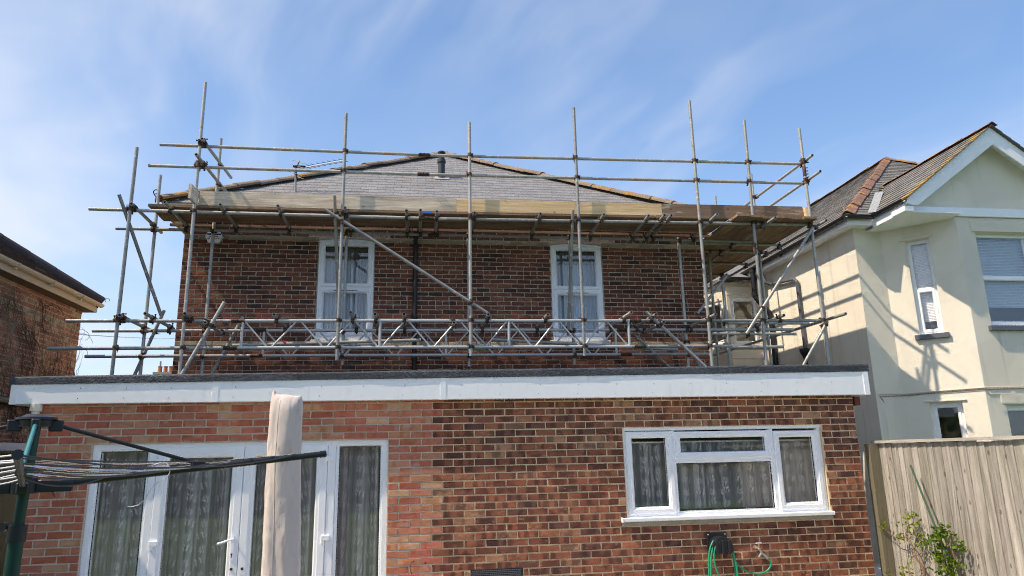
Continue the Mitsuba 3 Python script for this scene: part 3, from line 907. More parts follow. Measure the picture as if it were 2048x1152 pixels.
def tiles(o, u, s, poly, tw, gauge, thick, pal=0, gap=0.004, near=None, holder_rand=True, lap=0.0):
    """rows of slates on the plane o + a*u + b*s, inside the polygon (a, b); each slate with its tail lifted proud of the row below"""
    o, u, s = np.asarray(o, float), unit(u), unit(s)
    nn = unit(np.cross(u, s))
    if nn[2] < 0:
        nn = -nn
    P = Polygon(poly)
    a0, b0, a1, b1 = P.bounds
    out = []
    nb = int((b1 - b0) / gauge) + 1
    for r in range(nb):
        s0, s1 = b0 + r * gauge, b0 + (r + 1) * gauge
        off = (r % 2) * tw / 2 + rng.normal(0, 0.004)
        na = int((a1 - a0) / tw) + 3
        for c in range(-1, na):
            q0, q1 = a0 + c * tw + off, a0 + (c + 1) * tw + off
            if q1 < a0 or q0 > a1:
                continue
            g = P.intersection(sbox(q0 + gap / 2, s0, q1 - gap / 2, s1 + lap))
            if g.is_empty or g.geom_type != 'Polygon' or g.area < 1e-4:
                continue
            pts = np.array(g.exterior.coords)[:-1]
            if not g.exterior.is_ccw:
                pts = pts[::-1]
            lift = thick + rng.normal(0, thick * 0.12)
            tilt = rng.normal(0, thick * 0.05)
            h = lift * (1 - (pts[:, 1] - s0) / (gauge + lap)) + 0.003 + tilt * (pts[:, 0] - q0) / tw
            top = o + pts[:, :1] * u + pts[:, 1:] * s + h[:, None] * nn
            bot = o + pts[:, :1] * u + pts[:, 1:] * s - 0.006 * nn
            n = len(pts)
            f = [[0, i, i + 1] for i in range(1, n - 1)]
            for i in range(n):
                j = (i + 1) % n
                f += [[i, n + i, n + j], [i, n + j, j]]
            amt = 0.02 if near is None else near(pts[:, 0].mean(), pts[:, 1].mean())
            out.append((np.vstack([top, bot]), np.array(f), np.tile([rng.random(), pal + min(0.95, max(0.02, amt))], (2 * n, 1))))
    return out


sl = math.hypot(1, RP)
L = (AY - EY) * sl
hroof = part(house, 'roof', (np.array([[EX0 + .02, EY + .02, EZ - .004], [EX1 - .02, EY + .02, EZ - .004], [AX, AY, AZ - .012], [EX0 + .02, 16, EZ], [EX1 - .02, 16, EZ], [AX, 16, AZ - .012]]), np.array([[0, 1, 2], [3, 0, 2], [3, 2, 5], [1, 4, 5], [1, 5, 2]]), None), 'm_slate')
fl = tiles((EX0, EY, EZ), (1, 0, 0), (0, 1, RP), [(0, 0), (EX1 - EX0, 0), (AX - EX0, L)], 0.292, 0.232, 0.0055)
pieces(hroof, 'slate', fl, 'm_slate')
for ox, ax in ((EX0, 1), (EX1, -1)):
    ln = 16 - EY
    hs_ = abs(AX - ox)
    pr_ = (AZ - EZ) / hs_
    Ls = hs_ * math.hypot(1, pr_)
    part(hroof, 'slate_mass', join(tiles((ox, EY, EZ), (0, 1, 0), (ax, 0, pr_), [(0, 0), (ln, 0), (ln, Ls), (AY - EY, Ls)], 0.292, 0.232, 0.009)), 'm_slate', kind='stuff')


def hip_tiles(holder, a, b, length, r, pal, amt, name='hip_tile', squash=0.62):
    a, b = np.asarray(a, float), np.asarray(b, float)
    n = max(1, int(round(np.linalg.norm(b - a) / length)))
    d = unit(b - a)
    x = unit(np.cross(d, [0, 0, 1]))
    up = np.cross(x, d)
    t = np.linspace(-0.05, np.pi + 0.05, 9) if pal < 0.5 else np.array([0.0, 0.46 * np.pi, 0.54 * np.pi, np.pi])
    for i in range(n):
        p0, p1 = a + (b - a) * i / n, a + (b - a) * (i + 1.04) / n
        v = []
        j = rng.normal(0, 0.006, 3)
        for p, rr in ((p0 + j, r * 1.05), (p1 + j, r * 0.97)):
            for rad in (rr, rr - 0.018):
                v += [p + x * rad * math.cos(q) + up * (rad * squash * math.sin(q) - 0.03) for q in t]
        v = np.array(v)
        m = len(t)
        f = []
        for k in range(m - 1):
            f += [[k, k + 1, 2 * m + k + 1, 2 * m + k], [m + k, 3 * m + k, 3 * m + k + 1, m + k + 1], [k, m + k, m + k + 1, k + 1], [2 * m + k, 2 * m + k + 1, 3 * m + k + 1, 3 * m + k]]
        part(holder, name, (v, tri(f), np.tile([rng.random(), pal + min(.95, max(.02, amt(i / max(n - 1, 1))))], (len(v), 1))), 'm_hip')


hip_tiles(hroof, (EX0 - 0.02, EY - 0.02, EZ + 0.045), (AX, AY, AZ + 0.05), 0.46, 0.135, 0, lambda t: 0.80 if t < 0.1 else 0.18 + 0.36 * rng.random())
hip_tiles(hroof, (EX1 + 0.02, EY - 0.02, EZ + 0.045), (AX, AY, AZ + 0.05), 0.46, 0.135, 0, lambda t: 0.25 + 0.40 * rng.random())
hip_tiles(hroof, (AX, AY, AZ + 0.05), (AX, 16, AZ + 0.05), 0.46, 0.135, 0, lambda t: 0.3, 'ridge_tile')
q = [(EX0 - 0.02, EY - 0.03, EZ + 0.03)]
for i in range(14):
    t = i / 13 * 1.6 * math.pi
    q.append((EX0 - 0.07 - 0.035 * math.cos(t), EY - 0.06, EZ + 0.145 - 0.035 * math.sin(t + math.pi) - 0.03 * 0))
part(hroof, 'hip_iron', polytube(spline(q, 40), 0.008, 8), 'm_black_plastic', smooth=True)
part(hroof, 'soffit', join([box(EX0 + .03, EX1 - .03, EY + .02, HY + 0.02, EZ - 0.13, EZ - 0.115), box(EX0 + .03, HX0 + .02, HY + .025, 12, EZ - .13, EZ - .115), box(HX1 - .02, EX1 - .03, HY + .025, 12, EZ - .13, EZ - .115)]), 'm_beige_paint')
part(hroof, 'fascia', join([box(EX0 + .02, EX1 - .02, EY + .004, EY + .019, EZ - 0.15, EZ - 0.01), box(EX0 + .004, EX0 + .019, EY + .02, 12, EZ - .15, EZ - .01), box(EX1 - .019, EX1 - .004, EY + .02, 12, EZ - .15, EZ - .01)]), 'm_beige_paint')
fp = part(hroof, 'flue_pipe', lathe([(0.0, 0.0), (0.068, 0.0), (0.068, 0.40), (0.086, 0.405), (0.086, 0.43), (0.080, 0.435), (0.080, 0.475), (0.058, 0.478), (0.058, 0.60), (0.078, 0.605), (0.080, 0.63), (0.060, 0.645), (0.0, 0.645)], (4.246, 5.40, 7.19), 24), 'm_flue', smooth=40)
labels[fp] = {'label': 'dark grey flue pipe with a capped top'}
part(hroof, 'flue_flashing', xform(box(-0.14, 0.15, -0.06, 0.24, 0.0, 0.012), np.array([[1, 0, 0, 4.25], [0, 1 / sl, -RP / sl, 5.30], [0, RP / sl, 1 / sl, EZ + RP * (5.30 - EY) + 0.012], [0, 0, 0, 1]])), 'm_lead')
part(house, 'downpipe', join([tube((3.745, HY - 0.06, 5.30), (3.745, HY - 0.06, 2.70), 0.036, 16, False)]), 'm_black_plastic', smooth=40)
part(house, 'downpipe_collar', join([tube((3.745, HY - 0.06, z), (3.745, HY - 0.06, z - 0.06), 0.047, 16, False) for z in (5.26, 4.10, 3.42, 3.00)]), 'm_black_plastic', smooth=40)
part(house, 'downpipe', join([tube((3.745, HY - 0.06, 5.30), (3.745, EY - 0.02, 5.62), 0.036, 16, False)]), 'm_black_plastic', smooth=40)

# burglar alarm box
al = thing('alarm_box', 'white hexagonal burglar alarm box with red lettering high on the left of the brick house', 'alarm box')
hexp = Polygon([(0.461, 5.325), (0.521, 5.424), (0.671, 5.424), (0.733, 5.325), (0.671, 5.222), (0.521, 5.222)])
part(al, 'case', extr(hexp, xz(HY), -0.065, -0.009), 'm_white_plastic')
part(al, 'blue_band', box(0.492, 0.704, HY - 0.0672, HY - 0.0652, 5.348, 5.374), 'm_alarm_blue')


def text(holder, s, h, x, y, z, mat, name='lettering'):
    m = meshkit.text_mesh(s, h, 0.002, True)
    v = np.array(m.vertices)
    w = v[:, 0].max() - v[:, 0].min()
    v = np.stack([x + (v[:, 0] - v[:, 0].min()) - w / 2, y - v[:, 2], z + v[:, 1]], 1)
    return part(holder, name, (v, np.array(m.faces), None), mat)


text(al, 'ALARMS', 0.026, 0.598, HY - 0.0652, 5.310, 'm_alarm_red')
part(al, 'small_print', join([box(0.505 + i * 0.026, 0.505 + i * 0.026 + 0.020, HY - 0.0668, HY - 0.0652, 5.286, 5.296) for i in range(7)]), 'm_alarm_blue')

# tv aerial
ae = thing('tv_aerial', 'white yagi television aerial on a short mast above the slate roof', 'aerial')
part(ae, 'mast', tube((1.70, 4.0, 6.22), (1.672, 4.0, 6.80), 0.018, 12, False), 'm_lead', smooth=40)
b0, b1 = np.array([1.575, 3.98, 6.728]), np.array([2.50, 4.05, 6.985])
part(ae, 'boom', tube(b0, b1, 0.014, 10, False), 'm_white_plastic', smooth=40)
el = unit((0.42, -0.30, -0.24))
for t in (0.30, 0.38, 0.46, 0.56, 0.66, 0.76, 0.86, 0.96):
    c = b0 + (b1 - b0) * t + np.array([0, 0, 0.012])
    part(ae, 'director', tube(c - el * 0.12, c + el * 0.12, 0.0058, 6, False), 'm_dark_metal')
part(ae, 'reflector', join([tube(np.array([1.69, 3.98, 6.70 + dz]) - el * 0.17 + [dx, 0, 0], np.array([1.69, 3.98, 6.70 + dz]) + el * 0.17 + [dx, 0, 0], 0.005, 6, False) for dz, dx in ((0.20, 0.03), (0.12, 0.0), (-0.02, -0.01), (-0.08, 0.02))] + [polytube([(1.73, 3.99, 6.92), (1.70, 3.98, 6.83), (1.68, 3.98, 6.74), (1.71, 3.99, 6.60)], 0.014, 8)]), 'm_black_plastic')
part(ae, 'dipole', bbox(1.63, 1.84, 3.96, 4.02, 6.80, 6.83, 0.008), 'm_black_plastic')

# ================================================================== SCAFFOLD
sc = thing('scaffold', 'galvanised tube scaffold with timber deck and toe boards along the brick house', 'scaffold')
TUBES = []


def st(name, a, b, r=0.02415, mat='m_steel', label=None):
    a, b = np.asarray(a, float), np.asarray(b, float)
    v, f, _ = tube(a, b, r)
    part(sc, name, (v, f, np.tile([rng.random(), rng.random()], (len(v), 1))), mat, smooth=False if mat is None else False, label=label) if False else None
    # smooth sides need split rims, so normals are worked out by angle; the tone of each tube rides in a uv
    m = trimesh.graph.smooth_shade(trimesh.Trimesh(v, f, process=False), angle=math.radians(40))
    key = numbered(sc + '__' + name)
    scene[key] = mikit.ply(m, mat, True, uv=np.tile([rng.random(), rng.random()], (len(m.vertices), 1)))
    if label:
        labels[key] = {'label': label}
    TUBES.append((a, b, name))
    return key


YO, YI = 2.30, 3.12
RB = 2.70
for x, zt, zb_ in ((-0.257, 6.31, RB), (0.60, 7.397, RB), (2.672, 6.996, 3.224), (4.553, 6.939, 3.277), (6.231, 7.274, 3.275), (8.193, 7.504, RB), (9.10, 7.198, 0.0), (10.085, 7.099, 0.0)):
    st('standard', (x + (0.02 if x > 9 and x < 9.5 else 0), YO, zt), (x - (0.08 if 9 < x < 9.5 else 0), YO, zb_))
for x, zt, zb_ in ((-0.197, 6.227, RB), (0.654, 6.881, RB), (2.665, 5.41, 3.257), (4.590, 5.40, 3.228), (6.262, 5.40, 3.245), (8.152, 5.40, RB)):
    st('standard', (x, YI, zt), (x, YI, zb_))
for x, y_, zt in ((9.07, 4.0, 5.50), (9.00, 3.40, 4.70), (10.06, 4.0, 6.99), (10.06, 5.6, 7.155), (9.25, 5.6, 5.4)):
    st('standard', (x, y_, zt), (x, y_, 0.0))
# ledgers and guard rails along the house
st('guard_rail', (0.032, 2.351, 6.393), (4.05, 2.351, 6.388)); st('guard_rail', (4.05, 2.351, 6.388), (10.109, 2.351, 6.484))
st('guard_rail', (-0.095, 2.351, 6.060), (4.05, 2.351, 6.070)); st('guard_rail', (4.05, 2.351, 6.070), (10.118, 2.351, 6.139))
st('ledger', (-0.82, 2.351, 5.374), (4.20, 2.351, 5.362)); st('ledger', (4.20, 2.351, 5.362), (10.09, 2.351, 5.424))
st('ledger', (-0.733, 3.069, 5.325), (4.20, 3.069, 5.335)); st('ledger', (4.20, 3.069, 5.335), (9.45, 3.069, 5.342))
st('ledger', (-0.932, 2.351, 3.769), (1.36, 2.351, 3.783)); st('ledger', (6.94, 2.351, 3.818), (10.15, 2.351, 3.838))
st('ledger', (-1.117, 2.351, 3.394), (1.36, 2.351, 3.402)); st('ledger', (6.94, 2.351, 3.424), (8.568, 2.351, 3.432))
st('ledger', (-0.891, 3.069, 3.758), (1.51, 3.069, 3.772)); st('ledger', (6.95, 3.069, 3.803), (10.02, 3.069, 3.821))
st('ledger', (-0.951, 3.069, 3.386), (1.51, 3.069, 3.393)); st('ledger', (6.95, 3.069, 3.406), (8.472, 3.069, 3.411))
# transoms under the deck and on the lower lift
for x, y_, z in ((-0.217, 2.22, 5.427), (0.261, 2.10, 5.424), (0.994, 2.14, 5.421), (1.786, 2.12, 5.419), (2.723, 2.12, 5.418), (3.605, 2.17, 5.416), (3.809, 2.13, 5.415), (4.052, 2.16, 5.414), (4.613, 2.18, 5.416), (5.614, 2.18, 5.427),
                 (6.599, 2.16, 5.437), (7.315, 2.18, 5.444), (7.559, 2.14, 5.447), (7.67, 2.14, 5.448), (8.382, 2.06, 5.456)):
    st('transom', (x, y_, z - 0.003), (x + 0.01, 3.36 if x > -0.1 else 3.42, 5.386))
for x, y_, z, ye in ((-0.204, 2.2, 3.824, 3.4), (0.162, 2.08, 3.826, 3.24), (0.664, 2.08, 3.829, 3.22), (0.906, 2.20, 3.730, 3.24), (1.816, 2.14, 3.836, 3.25), (2.864, 1.98, 3.842, 3.2), (3.19, 2.1, 3.844, 3.2), (3.593, 2.1, 3.847, 3.22),
                     (4.30, 2.16, 3.740, 3.2), (4.795, 2.13, 3.854, 3.25), (5.667, 2.13, 3.86, 3.2), (6.871, 1.95, 3.867, 3.25), (7.302, 2.12, 3.87, 3.25), (7.43, 2.16, 3.766, 3.2), (8.218, 2.08, 3.868, 3.3)):
    st('transom', (x, y_, z), (x, ye, z))
# return along the right-hand side
st('ledger', (9.255, 1.90, 5.366), (9.30, 7.2, 5.36)); st('ledger', (10.15, 1.98, 5.372), (10.17, 7.2, 5.36))
for y_, x0, x1 in ((3.47, 8.7, 10.24), (3.95, 8.7, 10.27), (4.75, 8.8, 10.25), (5.65, 8.8, 10.25), (6.7, 8.8, 10.25)):
    st('transom', (x0, y_, 5.42), (x1, y_, 5.418))
st('ledger', (9.384, 2.2, 3.888), (9.33, 6.5, 3.87)); st('ledger', (10.317, 2.05, 3.889), (10.12, 6.8, 3.87))
st('ledger', (8.72, 3.40, 3.802), (10.25, 3.40, 3.80)); st('ledger', (9.0, 3.46, 4.0), (10.55, 3.46, 4.0)); st('ledger', (8.62, 2.62, 3.45), (9.55, 2.62, 3.46))
st('ledger', (9.18, 4.1, 3.66), (10.1, 4.1, 3.66))
st('guard_rail', (10.135, 2.10, 6.532), (10.112, 6.4, 6.52)); st('guard_rail', (10.140, 1.95, 6.190), (10.112, 6.4, 6.18))
st('guard_rail', (0.650, 2.2, 6.442), (0.706, 3.67, 6.442)); st('guard_rail', (0.652, 2.01, 6.110), (0.706, 3.55, 6.110))
# braces
st('brace', (2.426, 2.249, 5.425), (4.815, 2.249, 3.885))
st('brace', (-0.406, 2.249, 5.566), (0.06, 3.02, 3.95))
st('brace', (0.09, 3.0, 4.06), (-0.40, 3.17, 2.80))
st('brace', (1.123, 2.249, 4.03), (0.50, 2.249, 2.72))
st('brace', (7.198, 2.249, 3.933), (8.40, 2.249, 2.78))
st('brace', (10.08, 2.249, 5.342), (8.764, 2.249, 3.602))
st('brace', (10.12, 2.249, 3.80), (9.05, 2.249, 2.3))
st('brace', (1.17, 3.171, 4.005), (0.62, 3.171, 2.78)); st('brace', (7.287, 3.171, 3.754), (8.25, 3.171, 2.82)); st('brace', (8.072, 3.171, 3.773), (8.60, 3.171, 2.80))
st('brace', (8.98, 3.171, 4.764), (8.40, 3.171, 4.10))
st('brace', (2.554, 2.25, 5.646), (2.607, 3.02, 3.90)); st('brace', (6.136, 2.25, 5.525), (6.156, 3.02, 3.702))
st('loose_tube', (1.209, 2.5, 3.458), (3.839, 2.62, 3.56)); st('loose_tube', (4.90, 2.8, 3.60), (7.861, 2.8, 3.445))

# couplers wherever two tubes cross in contact
def closest(a, b, c, d):
    u, v, w = b - a, d - c, a - c
    A, B, C, D, E = u @ u, u @ v, v @ v, u @ w, v @ w
    den = A * C - B * B
    if den < 1e-6 * A * C:
        return None
    s, t = (B * E - C * D) / den, (A * E - B * D) / den
    if not (-0.002 <= s <= 1.002 and -0.002 <= t <= 1.002):
        return None
    return a + u * s, c + v * t, unit(u), unit(v)


def coupler_mesh():
    ms = []
    for z in (-0.018, 0.018):
        pass
    ms.append(tube((0, 0, -0.026), (0, 0, 0.026), 0.031, 12, False))
    ms.append(tube((-0.026, 0.05, 0), (0.026, 0.05, 0), 0.031, 12, False))
    ms.append(bbox(-0.022, 0.022, 0.018, 0.034, -0.022, 0.022, 0.004))
    ms.append(bbox(0.024, 0.052, -0.016, 0.006, -0.020, 0.020, 0.004))
    ms.append(tube((0.04, -0.034, 0.0), (0.04, 0.014, 0.0), 0.007, 8, False))
    ms.append(tube((0.04, -0.040, 0.0), (0.04, -0.026, 0.0), 0.013, 6, False))
    ms.append(bbox(-0.020, 0.020, 0.042, 0.064, 0.024, 0.050, 0.004))
    ms.append(tube((0.0, 0.036, 0.04), (0.0, 0.092, 0.04), 0.007, 8, False))
    ms.append(tube((0.0, 0.080, 0.04), (0.0, 0.094, 0.04), 0.013, 6, False))
    ms.append((np.array([[0.03, -0.012, -0.016], [0.052, -0.012, -0.016], [0.047, -0.004, -0.075], [0.03, 0.0, -0.016]]), np.array([[0, 1, 2], [1, 3, 2], [3, 0, 2]]), None))
    return join(ms)


cm = coupler_mesh()
COUP = mikit.ply((cm[0], cm[1]), 'm_coupler', 35)
nc = 0
for i in range(len(TUBES)):
    for j in range(i + 1, len(TUBES)):
        r = closest(TUBES[i][0], TUBES[i][1], TUBES[j][0], TUBES[j][1])
        if r is None:
            continue
        p, q, u, v = r
        d = np.linalg.norm(q - p)
        if not 0.02 < d < 0.088:
            continue
        yv = (q - p) / d
        zv = unit(u - yv * (u @ yv))
        if rng.random() < 0.5:
            zv = -zv
        xv = np.cross(yv, zv)
        M = np.eye(4)
        M[:3, 0], M[:3, 1], M[:3, 2], M[:3, 3] = xv, yv * d / 0.05, zv, p
        scene[numbered(sc + '__coupler')] = {**COUP, 'to_world': T(M)}
        nc += 1
# sleeve couplers joining tubes end to end
def sleeve(c, d, n=0.09):
    c, d = np.asarray(c, float), unit(d)
    x, y_, _ = frame_of(d)
    dn = -x if x[2] > 0 else x
    if abs(d[2]) > 0.9:
        dn = np.array([0.8, -0.6, 0])
    ms = [tube(c - d * n, c + d * n, 0.0285, 14, False)]
    for t in (-0.055, 0.0, 0.055):
        ms.append(tube(c + d * t + dn * 0.02, c + d * t + dn * 0.058, 0.010, 8, False))
    part(sc, 'sleeve_coupler', join(ms), 'm_coupler', smooth=40)


for c, d in (((3.86, 2.351, 6.3885), (1, 0, 0)), ((3.85, 2.351, 6.0695), (1, 0, 0)), ((3.93, 2.351, 5.363), (1, 0, 0)), ((4.03, 3.069, 5.334), (1, 0, 0)), ((1.30, 2.351, 3.783), (1, 0, 0)), ((1.22, 2.351, 3.402), (1, 0, 0)), ((1.45, 3.069, 3.772), (1, 0, 0)),
             ((1.42, 3.069, 3.393), (1, 0, 0)), ((7.05, 2.351, 3.819), (1, 0, 0)), ((7.10, 2.351, 3.424), (1, 0, 0)), ((7.06, 3.069, 3.803), (1, 0, 0)), ((7.10, 3.069, 3.406), (1, 0, 0)), ((9.07, YO, 4.98), (0, 0, 1)), ((10.085, YO, 6.33), (0, 0, 1))):
    sleeve(c, d)


# lattice beams
def lattice(x0, x1, y_, zt0, zt1, zb0, zb1, xs_post, first_down, name_lbl):
    key = sc + '__' + 'lattice_beam'
    key = numbered(key)
    labels[key] = {'label': name_lbl}
    zt = lambda x: zt0 + (zt1 - zt0) * (x - x0) / (x1 - x0)
    zb = lambda x: zb0 + (zb1 - zb0) * (x - x0) / (x1 - x0)
    for z in (zt, zb):
        a, b = np.array([x0 - 0.03, y_, z(x0)]), np.array([x1 + 0.03, y_, z(x1)])
        part(key, 'chord', tube(a, b, 0.0242, 14), 'm_alu', smooth=40)
        TUBES.append((a, b, 'chord'))
    for x in xs_post:
        part(key, 'post', tube((x, y_, zb(x) + 0.01), (x, y_, zt(x) - 0.01), 0.021, 12, False), 'm_alu', smooth=40)
    down = first_down
    for a, b in zip(xs_post[:-1], xs_post[1:]):
        n = max(2, int(round((b - a) / 0.372)))
        if (n % 2) == 0:
            n += 1
        w = (b - a) / n
        for i in range(n):
            xa, xb = a + w * i + 0.035, a + w * (i + 1) - 0.035
            za, zc = (zt(xa) - 0.015, zb(xb) + 0.015) if down else (zb(xa) + 0.015, zt(xb) - 0.015)
            part(key, 'diagonal', tube((xa, y_, za), (xb, y_, zc), 0.0135, 10, False), 'm_alu', smooth=40)
            down = not down
    return key


n_before = len(TUBES)
lattice(1.361, 6.941, 2.351, 3.783, 3.818, 3.402, 3.424, [1.361, 3.254, 5.118, 6.941], True, 'front aluminium lattice beam with zigzag bracing')
lattice(1.509, 6.946, 3.069, 3.772, 3.803, 3.393, 3.406, [1.509, 4.229, 6.946], True, 'rear aluminium lattice beam with zigzag bracing')
chords = TUBES[n_before:]
for a, b, _ in chords:
    for i in range(n_before):
        r = closest(a, b, TUBES[i][0], TUBES[i][1])
        if r is None:
            continue
        p, q, u, v = r
        d = np.linalg.norm(q - p)
        if not 0.02 < d < 0.088:
            continue
        yv = (q - p) / d
        zv = unit(u - yv * (u @ yv))
        xv = np.cross(yv, zv)
        M = np.eye(4)
        M[:3, 0], M[:3, 1], M[:3, 2], M[:3, 3] = xv, yv * d / 0.05, zv, p
        scene[numbered(sc + '__coupler')] = {**COUP, 'to_world': T(M)}
part(sc, 'red_tape', tube((1.92, 2.351, 3.50), (1.955, 2.351, 3.462), 0.016, 10, False), 'm_alarm_red')

# deck boards
BT = 0.038
def deck(xs, y0, z0f, seedbase, wid=0.225, pal=5):
    for i in range(len(xs) - 1):
        zz = z0f(xs[i]) + 0.003 * ((i * 7 + seedbase) % 3)
        z2 = z0f(xs[i + 1]) + 0.003 * ((i * 7 + seedbase) % 3)
        d = np.array([xs[i + 1] - xs[i] - 0.012, 0, z2 - zz])
        m = plank((xs[i], y0, zz), unit(d), (0, 1, 0), (0, 0, 1), np.linalg.norm(d), wid, BT, pal, None)
        part(sc, 'deck_board', m, 'm_wood')
        part(sc, 'board_end_band', box(xs[i] - 0.001, xs[i] + 0.03, y0 - 0.001, y0 + wid + 0.001, zz - 0.001, zz + BT + 0.001), 'm_steel') if False else None


zt_of = lambda x: (5.4475 if x < 4.2 else 5.4475 + (x - 4.2) * 0.0092)
deck([-0.055, 3.83, 7.5, 8.745], 2.372, zt_of, 0)
deck([-0.05, 2.75, 6.6, 8.745], 2.602, lambda x: zt_of(x) + 0.001, 1)
deck([-0.06, 3.65, 7.35, 8.745], 2.832, lambda x: zt_of(x) + 0.001, 2)
deck([0.0, 3.7, 7.34, 8.75], 3.147, lambda x: 5.414 + 0.004 * x * 0.5, 4, 0.045)
for i in range(5):
    x0 = 9.0 + 0.229 * i
    part(sc, 'deck_board', plank((x0 - 0.045, 2.12 + 0.05 * (i % 2), 5.4445 + 0.002 * (i % 2)), (0, 1, 0), (1, 0, 0), (0, 0, 1), 4.6 - 0.1 * (i % 3), 0.222, BT, 5), 'm_wood')
part(sc, 'deck_board', plank((8.728, 2.08, 5.4455), (0, 1, 0), (1, 0, 0), (0, 0, 1), 4.5, 0.222, BT, 5), 'm_wood')
# toe boards on edge behind the outer standards
for x0, x1, z0, z1, pal in ((0.63, 4.350, 5.490, 5.487, 0), (4.356, 7.612, 5.487, 5.503, 1), (7.618, 10.02, 5.503, 5.527, 2)):
    d = np.array([x1 - x0, 0, z1 - z0])
    part(sc, 'toe_board', plank((x0, 2.378, z0), unit(d), (0, 1, 0), (0, 0, 1), np.linalg.norm(d), BT, 0.216, pal, None), 'm_wood',
         label={0: 'weathered grey toe board', 1: 'new yellow toe board', 2: 'dark brown toe board with peeling pale paint'}[pal])
part(sc, 'toe_board', plank((0.585, 2.03, 5.462), (0, 1, 0.02), (1, 0, 0), (0, 0, 1), 0.34, BT, 0.215, 0), 'm_wood', label='short end toe board on the left')
part(sc, 'toe_board', plank((10.03, 2.32, 5.49), (0, 1, 0), (1, 0, 0), (0, 0, 1), 3.9, BT, 0.216, 1), 'm_wood', label='yellow end toe board on the right')
part(sc, 'blue_tape', join([box(3.86, 3.98, 2.362, 2.3715, 5.449, 5.472), box(3.66, 3.70, 3.155, 3.164, 5.425, 5.44)]), 'm_blue_tape')
del TUBES

# ================================================================== CREAM HOUSE ON THE RIGHT
cr = thing('cream_house', 'cream rendered house on the right with white gable, bay windows and lichen-spotted tiled roof', 'house')
K1, K2, K3 = np.array([11.4, 3.14]), np.array([11.905, 3.14]), np.array([12.72, 2.325])
GX = 13.46                                   # gable centre line
K4 = np.array([2 * GX - K3[0], K3[1]])
K5 = np.array([2 * GX - K2[0], 3.14])


def wall_seg(a, b, z0, z1, mat, holes=(), thick=0.22, name='wall'):
    a, b = np.asarray(a, float), np.asarray(b, float)
    L_ = np.linalg.norm(b - a)
    d = (b - a) / L_
    n = np.array([d[1], -d[0]])
    M = plane_M([a[0], a[1], 0], [d[0], d[1], 0], [n[0], n[1], 0])
    pg = sbox(0, z0, L_, z1)
    for h in holes:
        pg = pg.difference(sbox(*h))
    m = extr(pg, lambda A, O, Z: np.stack([A, O, Z], -1), 0.0, thick)
    return part(cr, name, xform(m, M), mat), M


def cream_window(M, x0, x1, z0, z1, split, holder, blind=None, bm='m_blind', sill=True, inset=0.10, drop=None):
    w_ = lambda m: xform(m, M)
    k = part(holder, 'window', w_(ring(x0, x1, z0, z1, [(0, inset + 0.07), (0, inset + 0.004), (0.004, inset), (0.05, inset), (0.053, inset + 0.008), (0.053, inset + 0.07)])), 'm_white_plastic')
    zz = [z0 + 0.045] + ([split] if split else []) + [z1 - 0.045]
    panes = []
    for i in range(len(zz) - 1):
        low = i == 0 and split
        a0, a1, c0, c1 = x0 + 0.045, x1 - 0.045, zz[i] + (0.012 if i else 0), zz[i + 1] - (0.012 if split and i == 0 else 0)
        part(k, 'sash', w_(ring(a0, a1, c0, c1, [(0, inset + 0.05), (0, inset - 0.010), (0.004, inset - 0.014), (0.035, inset - 0.014), (0.048, inset + 0.01), (0.048, inset + 0.05)] if low or not split else [(0, inset + 0.05), (0, inset + 0.004), (0.014, inset + 0.010), (0.014, inset + 0.05)])), 'm_white_plastic')
        e = 0.046 if low or not split else 0.012
        part(k, 'pane', w_(sheet(a0 + e, a1 - e, c0 + e, c1 - e, inset + 0.03)), 'm_glass')
        part(k, 'glazing_gasket', w_(ring(a0 + e - .002, a1 - e + .002, c0 + e - .002, c1 - e + .002, [(0, inset + 0.020), (0.007, inset + 0.020), (0.007, inset + 0.032)])), 'm_black_plastic')
    if split:
        part(k, 'transom', w_(bbox(x0 + 0.054, x1 - 0.054, inset + 0.002, inset + 0.068, split - 0.011, split + 0.011)), 'm_white_plastic')
    if blind is not None:
        ms = []
        for z in np.arange(blind, z1 - 0.05, 0.027):
            v, f, _ = box(x0 + 0.055, x1 - 0.055, -0.0125, 0.0125, -0.0008, 0.0008)
            c_, s_ = math.cos(1.1), math.sin(1.1)
            v = np.stack([v[:, 0], v[:, 1] * c_ - v[:, 2] * s_ + inset + 0.10, v[:, 1] * s_ + v[:, 2] * c_ + z], 1)
            ms.append((v, f, None))
        part(k, 'venetian_blind', w_(join(ms)), bm)
    if sill:
        part(holder, 'window_sill', w_(bbox(x0 - 0.07, x1 + 0.07, -0.06, inset + 0.02, z0 - 0.085, z0 - 0.002, 0.005)), 'm_slate_sill')
    return k


FZ = 2.80                                    # cable run / storey line
ws, _ = wall_seg((11.4, 14.0), K1, 0, 5.70, 'm_render_smooth')
w1, _ = wall_seg(K1, K2, 0, 5.70, 'm_render_rough')
dl = np.linalg.norm(K3 - K2)
w2, M2 = wall_seg(K2, K3, 0, 5.68, 'm_render_smooth', [(0.375, 3.70, 0.735, 5.345), (0.355, 1.2, 0.82, 2.575)])
w3, M3 = wall_seg(K3, K4, 0, 5.62, 'm_render_rough', [(0.33, 3.765, 1.63 - 0.33 + 0.18, 5.36), (0.33, 1.3, 1.3, 2.49)])
w4, _ = wall_seg(K4, K5, 0, 5.68, 'm_render_smooth')
w5, _ = wall_seg(K5, (19.5, 3.14), 0, 5.70, 'm_render_rough')
